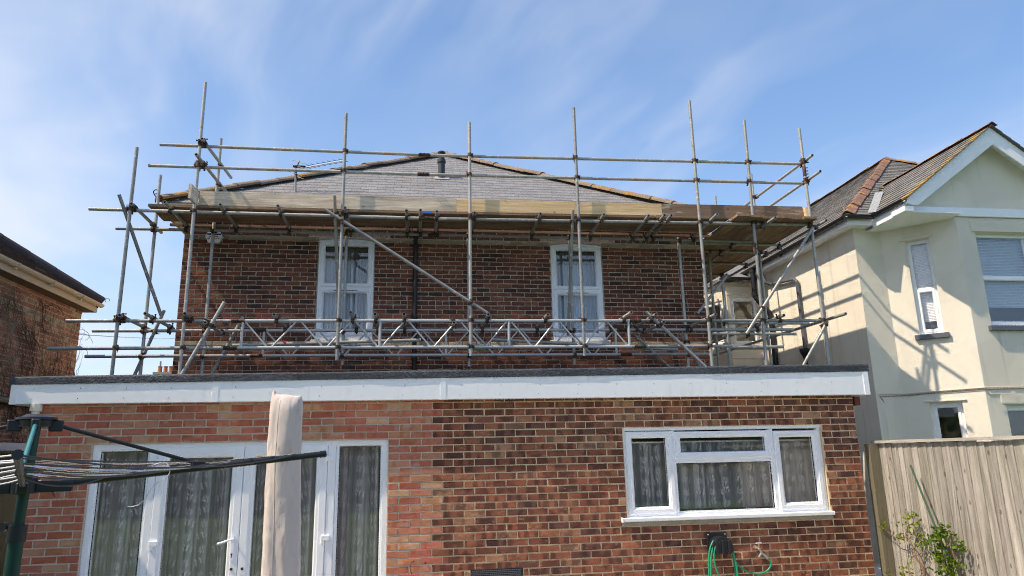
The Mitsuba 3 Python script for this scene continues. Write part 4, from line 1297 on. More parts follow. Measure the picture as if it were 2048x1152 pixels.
# rooms behind the glass
part(cr, 'interior', join([box(11.7, 20.0, 5.4, 5.45, 0.1, 5.6), box(11.7, 20.0, 3.2, 5.39, 2.70, 2.76), box(11.7, 20.0, 3.2, 5.39, 5.60, 5.64)]), 'm_interior')
cream_window(M2, 0.375, 0.735, 3.70, 5.345, 4.485, w2, blind=3.95)
cream_window(M2, 0.355, 0.82, 1.2, 2.575, None, w2, sill=False)
cream_window(M3, 0.33, 1.48, 3.765, 5.36, 4.61, w3, blind=4.12, bm='m_blind_big')
cream_window(M3, 0.33, 1.3, 1.3, 2.49, None, w3, sill=False)
for (M, a, b, z) in ((M2, 0.30, 0.80, 5.352), (M2, 0.28, 0.885, 2.582), (M3, 0.27, 1.54, 5.368), (M3, 0.27, 1.36, 2.50)):
    part(cr, 'drip_edge', xform(bbox(a, b, -0.028, 0.05, z, z + 0.022, 0.004), M), 'm_cream_board')
for M in (M3,):
    part(w3, 'lintel', xform(bbox(0.25, 1.56, -0.014, 0.01, 5.392, 5.56, 0.006), M), 'm_render_rough')
    part(w3, 'lintel', xform(bbox(0.25, 1.40, -0.014, 0.01, 2.524, 2.66, 0.006), M), 'm_render_rough')
part(w3, 'flower_pot', xform(join([lathe([(0.0, 0.0), (0.028, 0.0), (0.036, 0.06)], (0.70, 0.22, 3.83), 14)]), M3), 'm_lead')
part(w2, 'house_plant', xform(join([polytube([(0.58, 0.20, 3.79), (0.58 + 0.05 * math.cos(q_), 0.20, 3.86 + 0.05 * abs(math.sin(q_)) + 0.02)], 0.006, 5) for q_ in np.linspace(0.3, 2.9, 7)] + [lathe([(0.0, 0.0), (0.02, 0.0), (0.022, 0.05)], (0.58, 0.20, 3.76), 10)]), M2), 'm_black_plastic')
part(w3, 'dish_rack', xform(join([polytube([(0.05, -0.02, 2.70), (0.05, -0.05, 2.66), (0.42, -0.05, 2.655), (0.45, -0.03, 2.70)], 0.006, 6), polytube([(0.48, -0.02, 2.70), (0.48, -0.05, 2.66), (0.9, -0.05, 2.655)], 0.006, 6)]), M3), 'm_cream_board')
cab = [K1 + (-0.05, -0.25), K1 + (0.06, -0.012), K2 + (-0.012, -0.012), K2 + 0.5 * (K3 - K2) + (-0.010, -0.010), K3 + (-0.006, -0.014), K3 + (0.7, -0.014), K4]
part(cr, 'cable', polytube([[p_[0], p_[1], z_] for p_, z_ in zip(cab, (2.62, 2.74, 2.735, 2.755, 2.765, 2.775, 2.76))], 0.009, 6), 'm_beige_paint')
part(cr, 'cable', polytube([[p_[0], p_[1] - 0.004, z_] for p_, z_ in zip(cab, (2.58, 2.70, 2.71, 2.73, 2.74, 2.745, 2.73))], 0.006, 6), 'm_grey_pipe')

# eaves: fascia, soffit, gutter
EZC = 5.79
EXC = 11.15
EYC = 2.90
part(cr, 'soffit', join([box(EXC + .02, 11.42, 2.92, 14, 5.655, 5.668), box(11.421, GX - 1.8, 2.92, 3.16, 5.655, 5.668)]), 'm_white_plastic')
part(cr, 'fascia', join([box(EXC + .012, EXC + .03, EYC + .03, 14, 5.64, 5.80), box(EXC + .012, GX - 1.80, EYC + .012, EYC + .03, 5.64, 5.80)]), 'm_white_plastic')


def gutter(a, b, r=0.058, holder=cr, mat='m_black_plastic'):
    a, b = np.asarray(a, float), np.asarray(b, float)
    d = unit(b - a)
    x = unit(np.cross(d, [0, 0, 1]))
    t = np.linspace(np.pi, 2 * np.pi, 11)
    v, f = [], []
    for p_ in (a, b):
        for rad in (r, r - 0.006):
            v += [p_ + x * rad * math.cos(q_) + np.array([0, 0, rad * math.sin(q_)]) for q_ in t]
    m = len(t)
    for k in range(m - 1):
        f += [[k, k + 1, 2 * m + k + 1, 2 * m + k], [m + k, 3 * m + k, 3 * m + k + 1, m + k + 1]]
    for e in (0, m - 1):
        f.append([e, m + e, 3 * m + e, 2 * m + e])
    for q_ in (0, 2 * m):
        for k in range(m - 1):
            f.append([q_ + k, q_ + m + k, q_ + m + k + 1, q_ + k + 1])
    g = part(holder, 'gutter', (np.array(v), tri(f), None), mat, smooth=40)
    n = int(np.linalg.norm(b - a) / 0.95)
    for i in range(n):
        p_ = a + d * (0.35 + 0.95 * i)
        if 0.35 + 0.95 * i < np.linalg.norm(b - a) - 0.05:
            part(g, 'bracket', join([polytube([p_ + x * (r + 0.006) * math.cos(q_) + np.array([0, 0, (r + 0.006) * math.sin(q_)]) for q_ in t], 0.007, 6), bbox(p_[0] - 0.02, p_[0] + 0.02, p_[1] - 0.02, p_[1] + 0.02, p_[2] - r - 0.035, p_[2] - r - 0.004, 0.004)]), mat)
    return g


gutter((EXC - 0.05, 14, 5.775), (EXC - 0.05, EYC - 0.05, 5.775))
gutter((EXC - 0.05, EYC - 0.05, 5.775), (GX - 1.85, EYC - 0.05, 5.785))
gutter((GX - 1.86, EYC - 0.02, 5.80), (GX - 1.86, 2.03, 5.80))

# roof planes
RC = 0.716
AXC, AYC = EXC + 4.32, EYC + 4.32
AZC = EZC + 0.03 + RC * 4.32
VY = 2.02                                    # verge of the gable
GZ = 5.83
GH = 1.80
GP = 0.755
GAZ = GZ + GP * GH
gy_end = EYC + (GAZ - EZC - 0.03) / RC
crf = part(cr, 'roof', (np.array([[EXC, EYC, EZC + .03], [AXC, AYC, AZC], [EXC, 15, EZC + .03], [AXC, 15, AZC], [2 * AXC - EXC, EYC, EZC + .03], [2 * AXC - EXC, 15, EZC + .03],
                                  [GX - GH, VY, GZ], [GX, VY, GAZ], [GX + GH, VY, GZ], [GX, gy_end, GAZ], [GX - GH, EYC, GZ], [GX + GH, EYC, GZ]]) - [0, 0, 0.012],
                        np.array([[0, 1, 3], [0, 3, 2], [0, 4, 1], [4, 5, 3], [4, 3, 1], [6, 7, 9], [6, 9, 10], [7, 8, 11], [7, 11, 9]]), None), 'm_tile')
slc = math.hypot(1, RC)
Lc = 4.32 * slc
side = tiles((EXC, EYC, EZC + .03), (0, 1, 0), (1, 0, RC), [(0, 0), (11, 0), (11, Lc), (4.32, Lc)], 0.24, 0.195, 0.013, 0, 0.004, lambda a, b: 0.25 if b > Lc - 0.25 else 0.03)
Wf = 2 * (AXC - EXC)
front_all = tiles((EXC, EYC, EZC + .03), (1, 0, 0), (0, 1, RC), [(0, 0), (Wf, 0), (Wf / 2, Lc)], 0.23, 0.175, 0.013, 0, 0.005, lambda a, b: 0.05)
front = []
for m in front_all:                          # the part that the gable roof covers is left out
    c = m[0].mean(0)
    zg = GZ + GP * (GH - abs(c[0] - GX))
    if abs(c[0] - GX) < GH and zg > c[2] + 0.01:
        continue
    front.append(m)
lg = math.hypot(1, GP)
Lg = GH * lg
gl = tiles((GX - GH, VY, GZ), (0, 1, 0), (1, 0, GP), [(0, 0), (EYC - VY, 0), (gy_end - VY, Lg), (0, Lg)], 0.24, 0.185, 0.013, 0, 0.005, lambda a, b: 0.62 if a < 0.22 else (0.25 if a < 0.42 else 0.05))
gr_ = tiles((GX + GH, VY, GZ), (0, 1, 0), (-1, 0, GP), [(0, 0), (EYC - VY, 0), (gy_end - VY, Lg), (0, Lg)], 0.24, 0.185, 0.013, 0, 0.005, lambda a, b: 0.1)
pieces(crf, 'roof_tile', side + front + gl + gr_, 'm_tile')
hip_tiles(crf, (EXC + .02, EYC + .02, EZC + .06), (AXC, AYC, AZC + .03), 0.34, 0.125, 1, lambda t: 0.70 if t < 0.06 or t > 0.92 else 0.12 + 0.18 * rng.random())
hip_tiles(crf, (AXC, AYC, AZC + .03), (AXC, 15, AZC + .03), 0.34, 0.115, 1, lambda t: 0.50 + 0.2 * rng.random(), 'ridge_tile')
hip_tiles(crf, (AXC + 4.3, EYC + .02, EZC + .06), (AXC, AYC, AZC + .03), 0.34, 0.115, 1, lambda t: 0.50 + 0.2 * rng.random())
hip_tiles(crf, (GX, VY - 0.01, GAZ + 0.02), (GX, gy_end + 0.1, GAZ + 0.02), 0.34, 0.095, 1, lambda t: 0.75 - 0.35 * t, 'ridge_tile')
vb = np.array([GX - GH + 0.02, EYC + 0.03, EZC + 0.05])
vt = np.array([GX - 0.75, EYC + (GZ + GP * (GH - 0.75) - EZC - 0.03) / RC, GZ + GP * (GH - 0.75) + 0.05])
dv = unit(vt - vb)
part(crf, 'valley_lead', (np.array([vb + [-0.10, 0.0, 0.035], vb + [0.08, 0, 0.06], vt + [0.08, 0, 0.06], vt + [-0.10, 0, 0.035]]), tri([[0, 1, 2, 3]]), None), 'm_lead')
# gable wall, barge boards, cross board and soffit
gw = Polygon([(GX - GH + .12, 5.66), (GX + GH - .12, 5.66), (GX + GH - .12, GZ - .02), (GX, GAZ - .09), (GX - GH + .12, GZ - .02)])
part(cr, 'gable', extr(gw, xz(2.325), 0.0, 0.12), 'm_render_smooth')
part(cr, 'cross_board', bbox(GX - GH + .14, GX + GH - .14, 2.285, 2.322, 5.625, 5.775, 0.004), 'm_white_plastic')
BW = 0.255
for s_ in (-1, 1):
    bp = Polygon([(GX + s_ * (GH + 0.06), GZ - 0.075), (GX, GAZ - 0.02), (GX, GAZ - 0.02 - BW * lg * 0.98), (GX + s_ * (GH - 0.20), GZ - 0.075 - BW * 0.18)])
    bb = part(cr, 'barge_board', extr(bp.buffer(0), xz(VY + 0.05), 0.0, 0.030), 'm_white_plastic')
part(cr, 'barge_end', bbox(GX - GH - 0.06, GX - GH + 0.10, VY + 0.03, VY + 0.36, 5.60, 5.685, 0.004), 'm_white_plastic')
for s_ in (-1, 1):
    bx = [GX + s_ * (GH - 0.02), GX + s_ * 0.02]
    zz_ = [GZ - 0.11, GAZ - 0.11 - 0.015]
    n_ = 5
    for i in range(n_):
        y0_, y1_ = VY + 0.082 + i * 0.047, VY + 0.082 + i * 0.047 + 0.044
        part(cr, 'soffit_board', (np.array([[bx[0], y0_, zz_[0]], [bx[1], y0_, zz_[1]], [bx[1], y1_, zz_[1]], [bx[0], y1_, zz_[0]], [bx[0], y0_, zz_[0] + .008], [bx[1], y0_, zz_[1] + .008], [bx[1], y1_, zz_[1] + .008], [bx[0], y1_, zz_[0] + .008]]), BOXF.copy(), None), 'm_white_plastic')
for i in range(9):
    x0 = GX - GH + 0.005 + 0.112 * i
    part(cr, 'soffit_board', bbox(x0, x0 + 0.108, 2.10, 3.16 if x0 < 11.8 else 3.16, 5.60 + 0.0, 5.612, 0.002), 'm_white_plastic')
part(cr, 'fascia', box(GX - GH + 0.002 - 0.03, GX - GH - 0.002, VY + 0.09, EYC + 0.02, 5.60, 5.79), 'm_white_plastic')
part(cr, 'vent_pipe', tube((EXC + 0.06, 3.0, 5.80), (EXC + 0.04, 3.0, 5.99), 0.012, 8, False), 'm_lead')

# rear bay of the cream house with its window, and the rain-water pipes
by = 6.55
RX = 10.56
bayp = [(RX, by), (11.4, by)]
wb, Mb = wall_seg((RX, by), (11.45, by), 0, 5.50, 'm_cream_board', [(0.07, 4.10, 0.70, 5.17)], 0.12)
cream_window(Mb, 0.07, 0.70, 4.10, 5.17, None, wb, sill=False, inset=0.03)
part(wb, 'weatherboard', xform(join([bbox(0.0, 0.8, -0.018, 0.0, z_, z_ + 0.012, 0.003) for z_ in (3.55, 3.80, 4.05, 5.22, 5.40)]), Mb), 'm_cream_board')
wc, Mc = wall_seg((RX - 0.5, by + 0.9), (RX, by), 0, 5.50, 'm_cream_board', [(0.12, 4.17, 0.90, 5.12)], 0.12)
cream_window(Mc, 0.12, 0.90, 4.17, 5.12, None, wc, sill=False, inset=0.03)
part(cr, 'interior', box(RX - 0.2, 11.35, by + 1.3, by + 1.35, 3.0, 5.5), 'm_interior')
part(cr, 'bay_roof', (np.array([[RX - .12, by - .15, 5.55], [11.4, by - .15, 5.55], [11.4, by + 1.5, 6.5], [RX - .7, by + .95, 5.55], [11.4, by + 3, 6.5], [RX - .7, by + 3, 5.55]]), np.array([[0, 1, 2], [0, 2, 3], [3, 2, 4], [3, 4, 5]]), None), 'm_slate')
gutter((RX - .2, by - .2, 5.56), (11.3, by - .2, 5.56))
def pipe_run(pts, r):
    ms = [tube(pts[i], pts[i + 1], r, 18, False) for i in range(len(pts) - 1)]
    for p_ in pts[1:-1]:
        m = trimesh.creation.icosphere(2, r)
        ms.append((np.array(m.vertices) + p_, np.array(m.faces), None))
    return ms


part(cr, 'downpipe', join(pipe_run([(11.08, by - .28, 5.72), (11.08, by - .28, 5.14), (11.10, by - .29, 5.08), (11.31, by - .37, 4.76), (11.34, by - .38, 4.68), (11.34, by - .38, 3.0)], 0.055) + [tube((11.08, by - .28, 5.72), (11.08, by - .28, 5.66), 0.065, 16, False), tube((11.08, by - .28, 5.22), (11.08, by - .28, 5.13), 0.064, 16, False), tube((11.34, by - .38, 4.64), (11.34, by - .38, 4.56), 0.064, 16, False)]), 'm_black_plastic', smooth=45)
part(cr, 'downpipe', join(pipe_run([(11.2, 6.1, 5.60), (11.25, 6.05, 5.38), (11.33, 6.0, 5.33), (11.34, 5.1, 5.22), (11.34, 5.0, 5.14), (11.34, 5.0, 4.40)], 0.035)), 'm_grey_pipe', smooth=45)
part(cr, 'hopper', join([lathe([(0.0, -0.18), (0.035, -0.18), (0.05, -0.12), (0.11, 0.0), (0.11, 0.06), (0.10, 0.06), (0.03, -0.1)], (11.30, 4.95, 3.72), 4), tube((11.30, 4.95, 3.56), (11.30, 4.95, 2.9), 0.035, 12, False)]), 'm_black_plastic')
part(cr, 'downpipe', polytube([(11.34, 5.0, 4.40), (11.33, 4.97, 3.75)], 0.035, 12), 'm_grey_pipe', smooth=40)

# ================================================================== NEIGHBOUR ON THE LEFT
nb = thing('left_brick_house', 'creeper-covered brown brick house at the left edge with dark roof and cream fascia', 'house')
NX = -1.80
NY1 = 4.73
yz = lambda X: (lambda a, o, z: np.stack([X - np.asarray(o, float) + 0 * a, np.asarray(a, float), np.asarray(z, float)], -1))
nwall = part(nb, 'wall', join([box(NX - 0.24, NX - 0.002, -3.0, NY1 - 0.004, 0, 4.45), box(-9, NX - 0.25, NY1 - 0.24, NY1 - 0.004, 0, 4.45)]), 'm_mortar')
nrows = []
for k in range(59):
    z0 = 0.0 + 0.0745 * k
    sp = spans_of(0.2, NY1, NY1 - (0.1125 if k % 2 else 0.225), 0.225, [])
    if k % 6 == 2:
        sp = [q_ for a, b in sp for q_ in [(a, (a + b) / 2), ((a + b) / 2, b)]]
    nrows.append((z0, z0 + 0.0745, sp, 3 if k == 54 else 4))
pieces(nwall, 'brick', bricks(yz(NX), nrows, proud=0.003, joint=0.015, jit=0.002), 'm_brick')
NE, NEZ = -1.56, 4.50
part(nb, 'fascia', join([box(NE - .035, NE - .015, -3, NY1 + .02, 4.365, 4.47)]), 'm_beige_paint')
part(nb, 'soffit', join([box(NX, NE - .036, -3, NY1 + .02, 4.372, 4.384), box(-9, NE - .036, NY1 + 0.0, NY1 + .02, 4.385, 4.397)]), 'm_dark_wood')
part(nb, 'fascia', box(-9, NE - .036, NY1 + .022, NY1 + .04, 4.365, 4.47), 'm_beige_paint')
gutter((NE + 0.035, -3, 4.50), (NE + 0.035, NY1 + 0.04, 4.50), 0.052, nb, 'm_beige_paint')
NP = 0.66
NH = 0.725
ncY = NY1 + 0.03
nroof = part(nb, 'roof', (np.array([[NE, -3, NEZ], [NE, ncY, NEZ], [NE - 4, ncY - NH * 4, NEZ + NP * 4], [NE - 4, -3, NEZ + NP * 4], [NE - 8, ncY, NEZ]]) - [0, 0, 0.02], np.array([[0, 1, 2], [0, 2, 3], [1, 4, 2]]), None), 'm_tile')
ln = 4 * math.hypot(1, NP)
nt = tiles((NE, ncY, NEZ), (0, -1, 0), (-1, 0, NP), [(0, 0), (7.7, 0), (7.7, ln), (4 * NH, ln)], 0.30, 0.315, 0.045, 1, 0.004)
pieces(nroof, 'roof_tile', nt, 'm_tile', 120)


def dark_hip(a, b, length, r):
    a, b = np.asarray(a, float), np.asarray(b, float)
    n = int(np.linalg.norm(b - a) / length)
    for i in range(n):
        p0, p1 = a + (b - a) * i / n, a + (b - a) * (i + 1) / n
        m = tube(p0, p1 + (p1 - p0) * 0.05, r * 1.04, 14, False, r)
        part(nroof, 'hip_tile', (m[0], m[1], np.tile([rng.random(), 1.1], (len(m[0]), 1))), 'm_tile')


dark_hip((NE + .02, ncY + .02, NEZ + .03), (NE - 4, ncY - NH * 4, NEZ + NP * 4 + .03), 0.42, 0.11)
q = []
for i in range(16):
    t = -0.5 + i / 15 * 1.5 * math.pi
    q.append((NE + 0.10 + 0.035 * math.cos(t), ncY + 0.05, NEZ + 0.09 + 0.035 * math.sin(t)))
part(nroof, 'hip_iron', polytube(np.array(q), 0.006, 6), 'm_lead')
part(nb, 'lean_to_fascia', box(-1.30, -1.28, 0.9, 4.0, 2.045, 2.16), 'm_pvc')
part(nb, 'lean_to_roof', slope_box(-1.78, -1.30, 0.9, 4.0, lambda x: 2.12 - 0.1 * (x + 1.3), lambda x: 2.15 - 0.1 * (x + 1.3)), 'm_felt')
gutter((-1.22, 0.85, 2.06), (-1.22, 4.0, 2.06), 0.055, nb)
part(nb, 'lean_to_wall', box(-1.60, -1.50, 0.95, 4.0, 0, 2.10), 'm_black_plastic')
part(nb, 'lean_to_frame', join([box(-1.52, -1.478, y_, y_ + 0.06, 0.05, 2.04) for y_ in (1.2, 2.1, 3.0, 3.8)]), 'm_pvc')
part(nb, 'wall_pipe', join([tube((-1.72, 0.5, 2.74), (-1.72, 3.6, 2.74), 0.055, 12, False), tube((-1.72, 1.6, 2.74), (-1.72, 1.6, 0.1), 0.05, 12, False)]), 'm_black_plastic', smooth=40)

# bare creeper on that wall
cp = thing('bare_creeper', 'leafless brown creeper sprawling over the side wall of the left brick house', 'climbing plant')
stems, twigs = [], []
rg = np.random.default_rng(31)


def creep(y0, z0, ang, n, r, depth):
    pts = [(y0, z0)]
    a = ang
    for i in range(n):
        a += rg.normal(0, 0.32) + 0.05 * (math.pi / 2 - a)
        y0 += 0.085 * math.cos(a)
        z0 += 0.085 * math.sin(a)
        if z0 > 4.30 or y0 > NY1 + 0.10:
            break
        pts.append((y0, z0))
        if depth < 2 and rg.random() < 0.34:
            creep(y0, z0, a + rg.choice([-1, 1]) * (0.5 + 0.8 * rg.random()), int(n * (0.45 + 0.35 * rg.random())), r * 0.6, depth + 1)
    if len(pts) > 2:
        P3 = np.array([(NX + 0.020 + 0.02 * rg.random() + 0.012 * depth, a_, b_) for a_, b_ in pts])
        P3[:, 0] += np.cumsum(rg.normal(0, 0.004, len(P3))) * 0.5
        P3[:, 0] = np.maximum(P3[:, 0], NX + 0.014)
        (stems if depth < 1 else twigs).append(polytube(P3, np.linspace(r, r * 0.45, len(P3)), 5, False))


for y0 in np.linspace(2.1, 4.4, 8):
    creep(y0 + rg.normal(0, 0.06), 1.9 + 0.3 * rg.random(), math.pi / 2 + rg.normal(0, 0.35), 30, 0.010, 0)
part(cp, 'stem', join(stems), 'm_twig', smooth=True)
part(cp, 'twig', join(twigs), 'm_twig', smooth=True)
part(cp, 'tendril', join([polytube(spline(q_, 14), 0.0035, 5) for q_ in ([(NX + .02, 4.62, 4.02), (NX + .06, 4.76, 4.06), (NX + .12, 4.82, 3.98), (NX + .07, 4.80, 3.90)], [(NX + .02, 4.68, 4.0), (NX + .12, 4.80, 3.97), (NX + .16, 4.88, 3.86)], [(NX + .02, 4.68, 3.78), (NX + .10, 4.82, 3.74), (NX + .12, 4.84, 3.66)])]), 'm_twig', smooth=True)
tw = thing('overhead_wire', 'thin wire strung across the gap beside the left brick house', 'wire')
part(tw, 'strand', polytube(spline([(NX + 0.0, 4.70, 3.98), (-0.8, 4.4, 3.88), (0.10, 4.0, 3.84), (HX0, 3.9, 3.84)], 20), 0.005, 6), 'm_grey_pipe')

# ================================================================== FAR CHIMNEY
fc = thing('far_house', 'far brick chimney stack with three clay pots showing above the flat roof on the left', 'chimney')
CXc, CYc = -10.55, 35.0
frows = [(5.0 + 0.075 * k, 5.075 + 0.075 * k, spans_of(CXc - 0.42, CXc + 0.42, CXc - 0.42 + 0.11 * (k % 2), 0.225, []), 3) for k in range(25)]
stk = part(fc, 'stack', join([box(CXc - 0.42, CXc + 0.42, CYc, CYc + 0.8, 0, 6.9), box(CXc - 0.46, CXc + 0.46, CYc - 0.04, CYc + 0.84, 6.66, 6.74), box(CXc - 0.50, CXc + 0.50, CYc - 0.08, CYc + 0.88, 6.80, 6.92)]), 'm_concrete')
for i, x in enumerate((-0.28, 0.03, 0.32)):
    part(fc, 'chimney_pot', lathe([(0.0, 0.0), (0.13, 0.0), (0.12, 0.05), (0.105, 0.30), (0.125, 0.33), (0.125, 0.38), (0.09, 0.38), (0.08, 0.1)], (CXc + x, CYc + 0.4, 6.92), 16), 'm_terracotta', smooth=40)
part(fc, 'cowl', tube((CXc - 0.28, CYc + 0.4, 7.28), (CXc - 0.28, CYc + 0.4, 7.6), 0.05, 10, False), 'm_lead')
part(fc, 'body', join([box(CXc - 4, CXc + 4, CYc + 0.3, CYc + 6, 0, 4.2)]), 'm_mortar')
part(fc, 'roof', (np.array([[CXc - 4.2, CYc + 0.1, 4.2], [CXc + 4.2, CYc + 0.1, 4.2], [CXc + 4.2, CYc + 3.2, 6.0], [CXc - 4.2, CYc + 3.2, 6.0], [CXc + 4.2, CYc + 6.2, 4.2], [CXc - 4.2, CYc + 6.2, 4.2]]), tri([[0, 1, 2, 3], [3, 2, 4, 5]]), None), 'm_slate')

# ================================================================== FENCE, PLANTS, CANE
fn = thing('wooden_fence', 'weathered grey featheredge garden fence running towards the camera at the right edge', 'fence')
FX = 9.10
w = 0.104
y1 = -0.04
i = 0
while y1 > -3.4:
    wd = w * (0.90 + 0.35 * rng.random())
    y0 = y1 - wd
    tl = rng.normal(0, 0.004)
    # tapered board: thick edge overlaps the thin edge of the next
    m = plank((0, 0, 0), (0, 0, 1), (0, 1, 0), (1, 0, 0), 1.86 + rng.normal(0, 0.006), wd + 0.022, 0.001, 3)
    v = m[0].copy()
    t_ = v[:, 1] / (wd + 0.022)
    xx = np.where(v[:, 0] > 0.0005, 0.0, -0.004 - 0.010 * (1 - t_))
    v = np.stack([FX + xx, y0 - 0.011 + v[:, 1] + tl * v[:, 2], 0.06 + v[:, 2]], 1)
    part(fn, 'fence_board', (v, m[1], m[2]), 'm_wood')
    y1 = y0
    i += 1
part(fn, 'cap_rail', plank((FX - 0.050, 0.03, 1.925), (0, -1, 0), (1, 0, 0), (0, 0, 1), 4.0, 0.075, 0.030, 3), 'm_wood')
part(fn, 'back_rail', join([box(FX + 0.002, FX + 0.04, -3.4, -0.04, z_, z_ + 0.08) for z_ in (0.4, 1.1, 1.75)]), 'm_concrete')
part(fn, 'post', plank((FX - 0.125, -0.045, 0), (0, 0, 1), (1, 0, 0), (0, 1, 0), 1.92, 0.12, 0.09, 4), 'm_wood', label='dark stained fence post beside the house corner')


def leaf_mass(pts, size, spread, n, seed):
    g = np.random.default_rng(seed)
    vs, fs, us = [], [], []
    for k in range(n):
        c = np.asarray(pts[g.integers(len(pts))]) + g.normal(0, spread, 3)
        d = unit(g.normal(0, 1, 3) + [-0.2, -0.5, 0.1])
        s_ = unit(np.cross(d, g.normal(0, 1, 3) + [0.3, 0.3, 1.2]))
        l_ = size * (0.6 + 0.8 * g.random())
        h_ = l_ * 0.36
        n_ = np.cross(d, s_)
        b = len(vs)
        vs += [c, c + d * l_ * .35 + s_ * h_, c + d * l_ * .75 + s_ * h_ * .75 - n_ * l_ * .05, c + d * l_ - n_ * l_ * .12, c + d * l_ * .75 - s_ * h_ * .75 - n_ * l_ * .05, c + d * l_ * .35 - s_ * h_, c + d * l_ * .45 - n_ * l_ * .10]
        fs += [[b, b + 1, b + 6], [b + 1, b + 2, b + 6], [b + 2, b + 3, b + 6], [b + 3, b + 4, b + 6], [b + 4, b + 5, b + 6], [b + 5, b, b + 6]]
        t = g.random()
        us += [[t, 0.5]] * 7
    return np.array(vs), np.array(fs), np.array(us)


rp = thing('rose_shrub', 'sparse woody rose with yellow-green leaves in front of the fence, nearer the house', 'shrub')
B = lambda q_, x_=8.98: np.array([[x_ + 0.015 * math.sin(7 * k), y_, z_] for k, (y_, z_) in enumerate(q_)])
trunk = spline(B([(-0.62, 0.0), (-0.60, 0.3), (-0.64, 0.58), (-0.64, 0.64), (-0.6, 0.7), (-0.56, 0.77)]), 20)
br = [B(q_) for q_ in ([(-0.56, 0.77), (-0.53, 0.84), (-0.44, 0.93), (-0.27, 0.91), (-0.12, 0.98), (-0.03, 1.01)], [(-0.46, 0.9), (-0.46, 0.98), (-0.49, 1.05), (-0.59, 1.1), (-0.58, 1.18)], [(-0.56, 0.82), (-0.59, 0.93), (-0.65, 1.04), (-0.69, 1.1)], [(-0.56, 0.77), (-0.60, 0.78), (-0.64, 0.81)],
                      [(-0.56, 0.77), (-0.51, 0.75), (-0.44, 0.7)], [(-0.60, 0.35), (-0.48, 0.5), (-0.40, 0.60)], [(-0.60, 0.30), (-0.35, 0.42), (-0.12, 0.51)])]
part(rp, 'trunk', polytube(trunk, np.linspace(0.016, 0.011, 20), 8), 'm_bark', smooth=True)
part(rp, 'branch', join([polytube(spline(q_, 14), np.linspace(0.006, 0.0025, 14), 6) for q_ in br]), 'm_bark', smooth=True)
lp = B([(-0.03, 1.01), (-0.01, 0.99), (-0.1, 1.03), (-0.58, 1.18), (-0.61, 1.16), (-0.53, 1.17), (-0.58, 1.15), (-0.65, 1.13), (-0.69, 1.11), (-0.51, 1.12), (-0.46, 1.07), (-0.3, 1.05), (-0.35, 0.92), (-0.38, 0.9), (-0.33, 0.94), (-0.58, 1.0), (-0.62, 1.0), (-0.54, 0.99), (-0.64, 0.9), (-0.58, 0.87), (-0.69, 0.91), (-0.68, 0.97), (-0.59, 1.05),
        (-0.39, 0.6), (-0.34, 0.56), (-0.45, 0.67), (-0.09, 0.51), (-0.47, 0.57), (-0.29, 0.53)])
part(rp, 'foliage', leaf_mass(lp, 0.028, 0.022, 300, 5), 'm_leaf')
rp2 = thing('leafy_shrub', 'bushy green climbing rose against the fence with a green cane standing in it', 'shrub')
br2 = [B(q_) for q_ in ([(-1.04, 0.0), (-1.06, 0.64), (-0.98, 0.72), (-0.94, 0.9), (-0.93, 1.05)], [(-0.98, 0.0), (-0.96, 0.63), (-1.11, 0.8), (-1.09, 0.89), (-1.15, 1.01)], [(-1.04, 0.3), (-0.90, 0.6), (-0.85, 0.9)])]
part(rp2, 'stem', join([polytube(spline(q_, 14), np.linspace(0.011, 0.006, 14), 6) for q_ in br2]), 'm_bark', smooth=True)
lp2 = B([(-0.92, 1.04), (-1.0, 1.06), (-1.06, 1.08), (-0.84, 0.99), (-0.91, 0.99), (-0.98, 1.0), (-1.06, 1.03), (-1.12, 1.03), (-0.86, 0.93), (-0.95, 0.94), (-1.04, 0.95), (-0.89, 0.86), (-0.97, 0.88), (-0.87, 0.8), (-0.92, 0.81), (-0.95, 0.78), (-1.03, 0.81), (-1.16, 0.93), (-1.22, 0.9), (-1.19, 0.94), (-0.91, 0.74), (-1.0, 0.75), (-1.03, 0.73), (-1.16, 0.77), (-1.21, 0.75),
         (-0.85, 0.67), (-1.0, 0.68), (-1.08, 0.66), (-0.94, 0.64), (-1.06, 0.79), (-0.95, 0.55), (-1.05, 0.5)], 8.97)
part(rp2, 'foliage', leaf_mass(lp2, 0.040, 0.028, 400, 9), 'm_leaf_green')
cn = solo('garden_cane', tube((8.975, -0.695, 1.69), (8.985, -1.33, 0.0), 0.010, 10, False), 'm_cane', 'thin green garden cane leaning in front of the fence', 'cane')

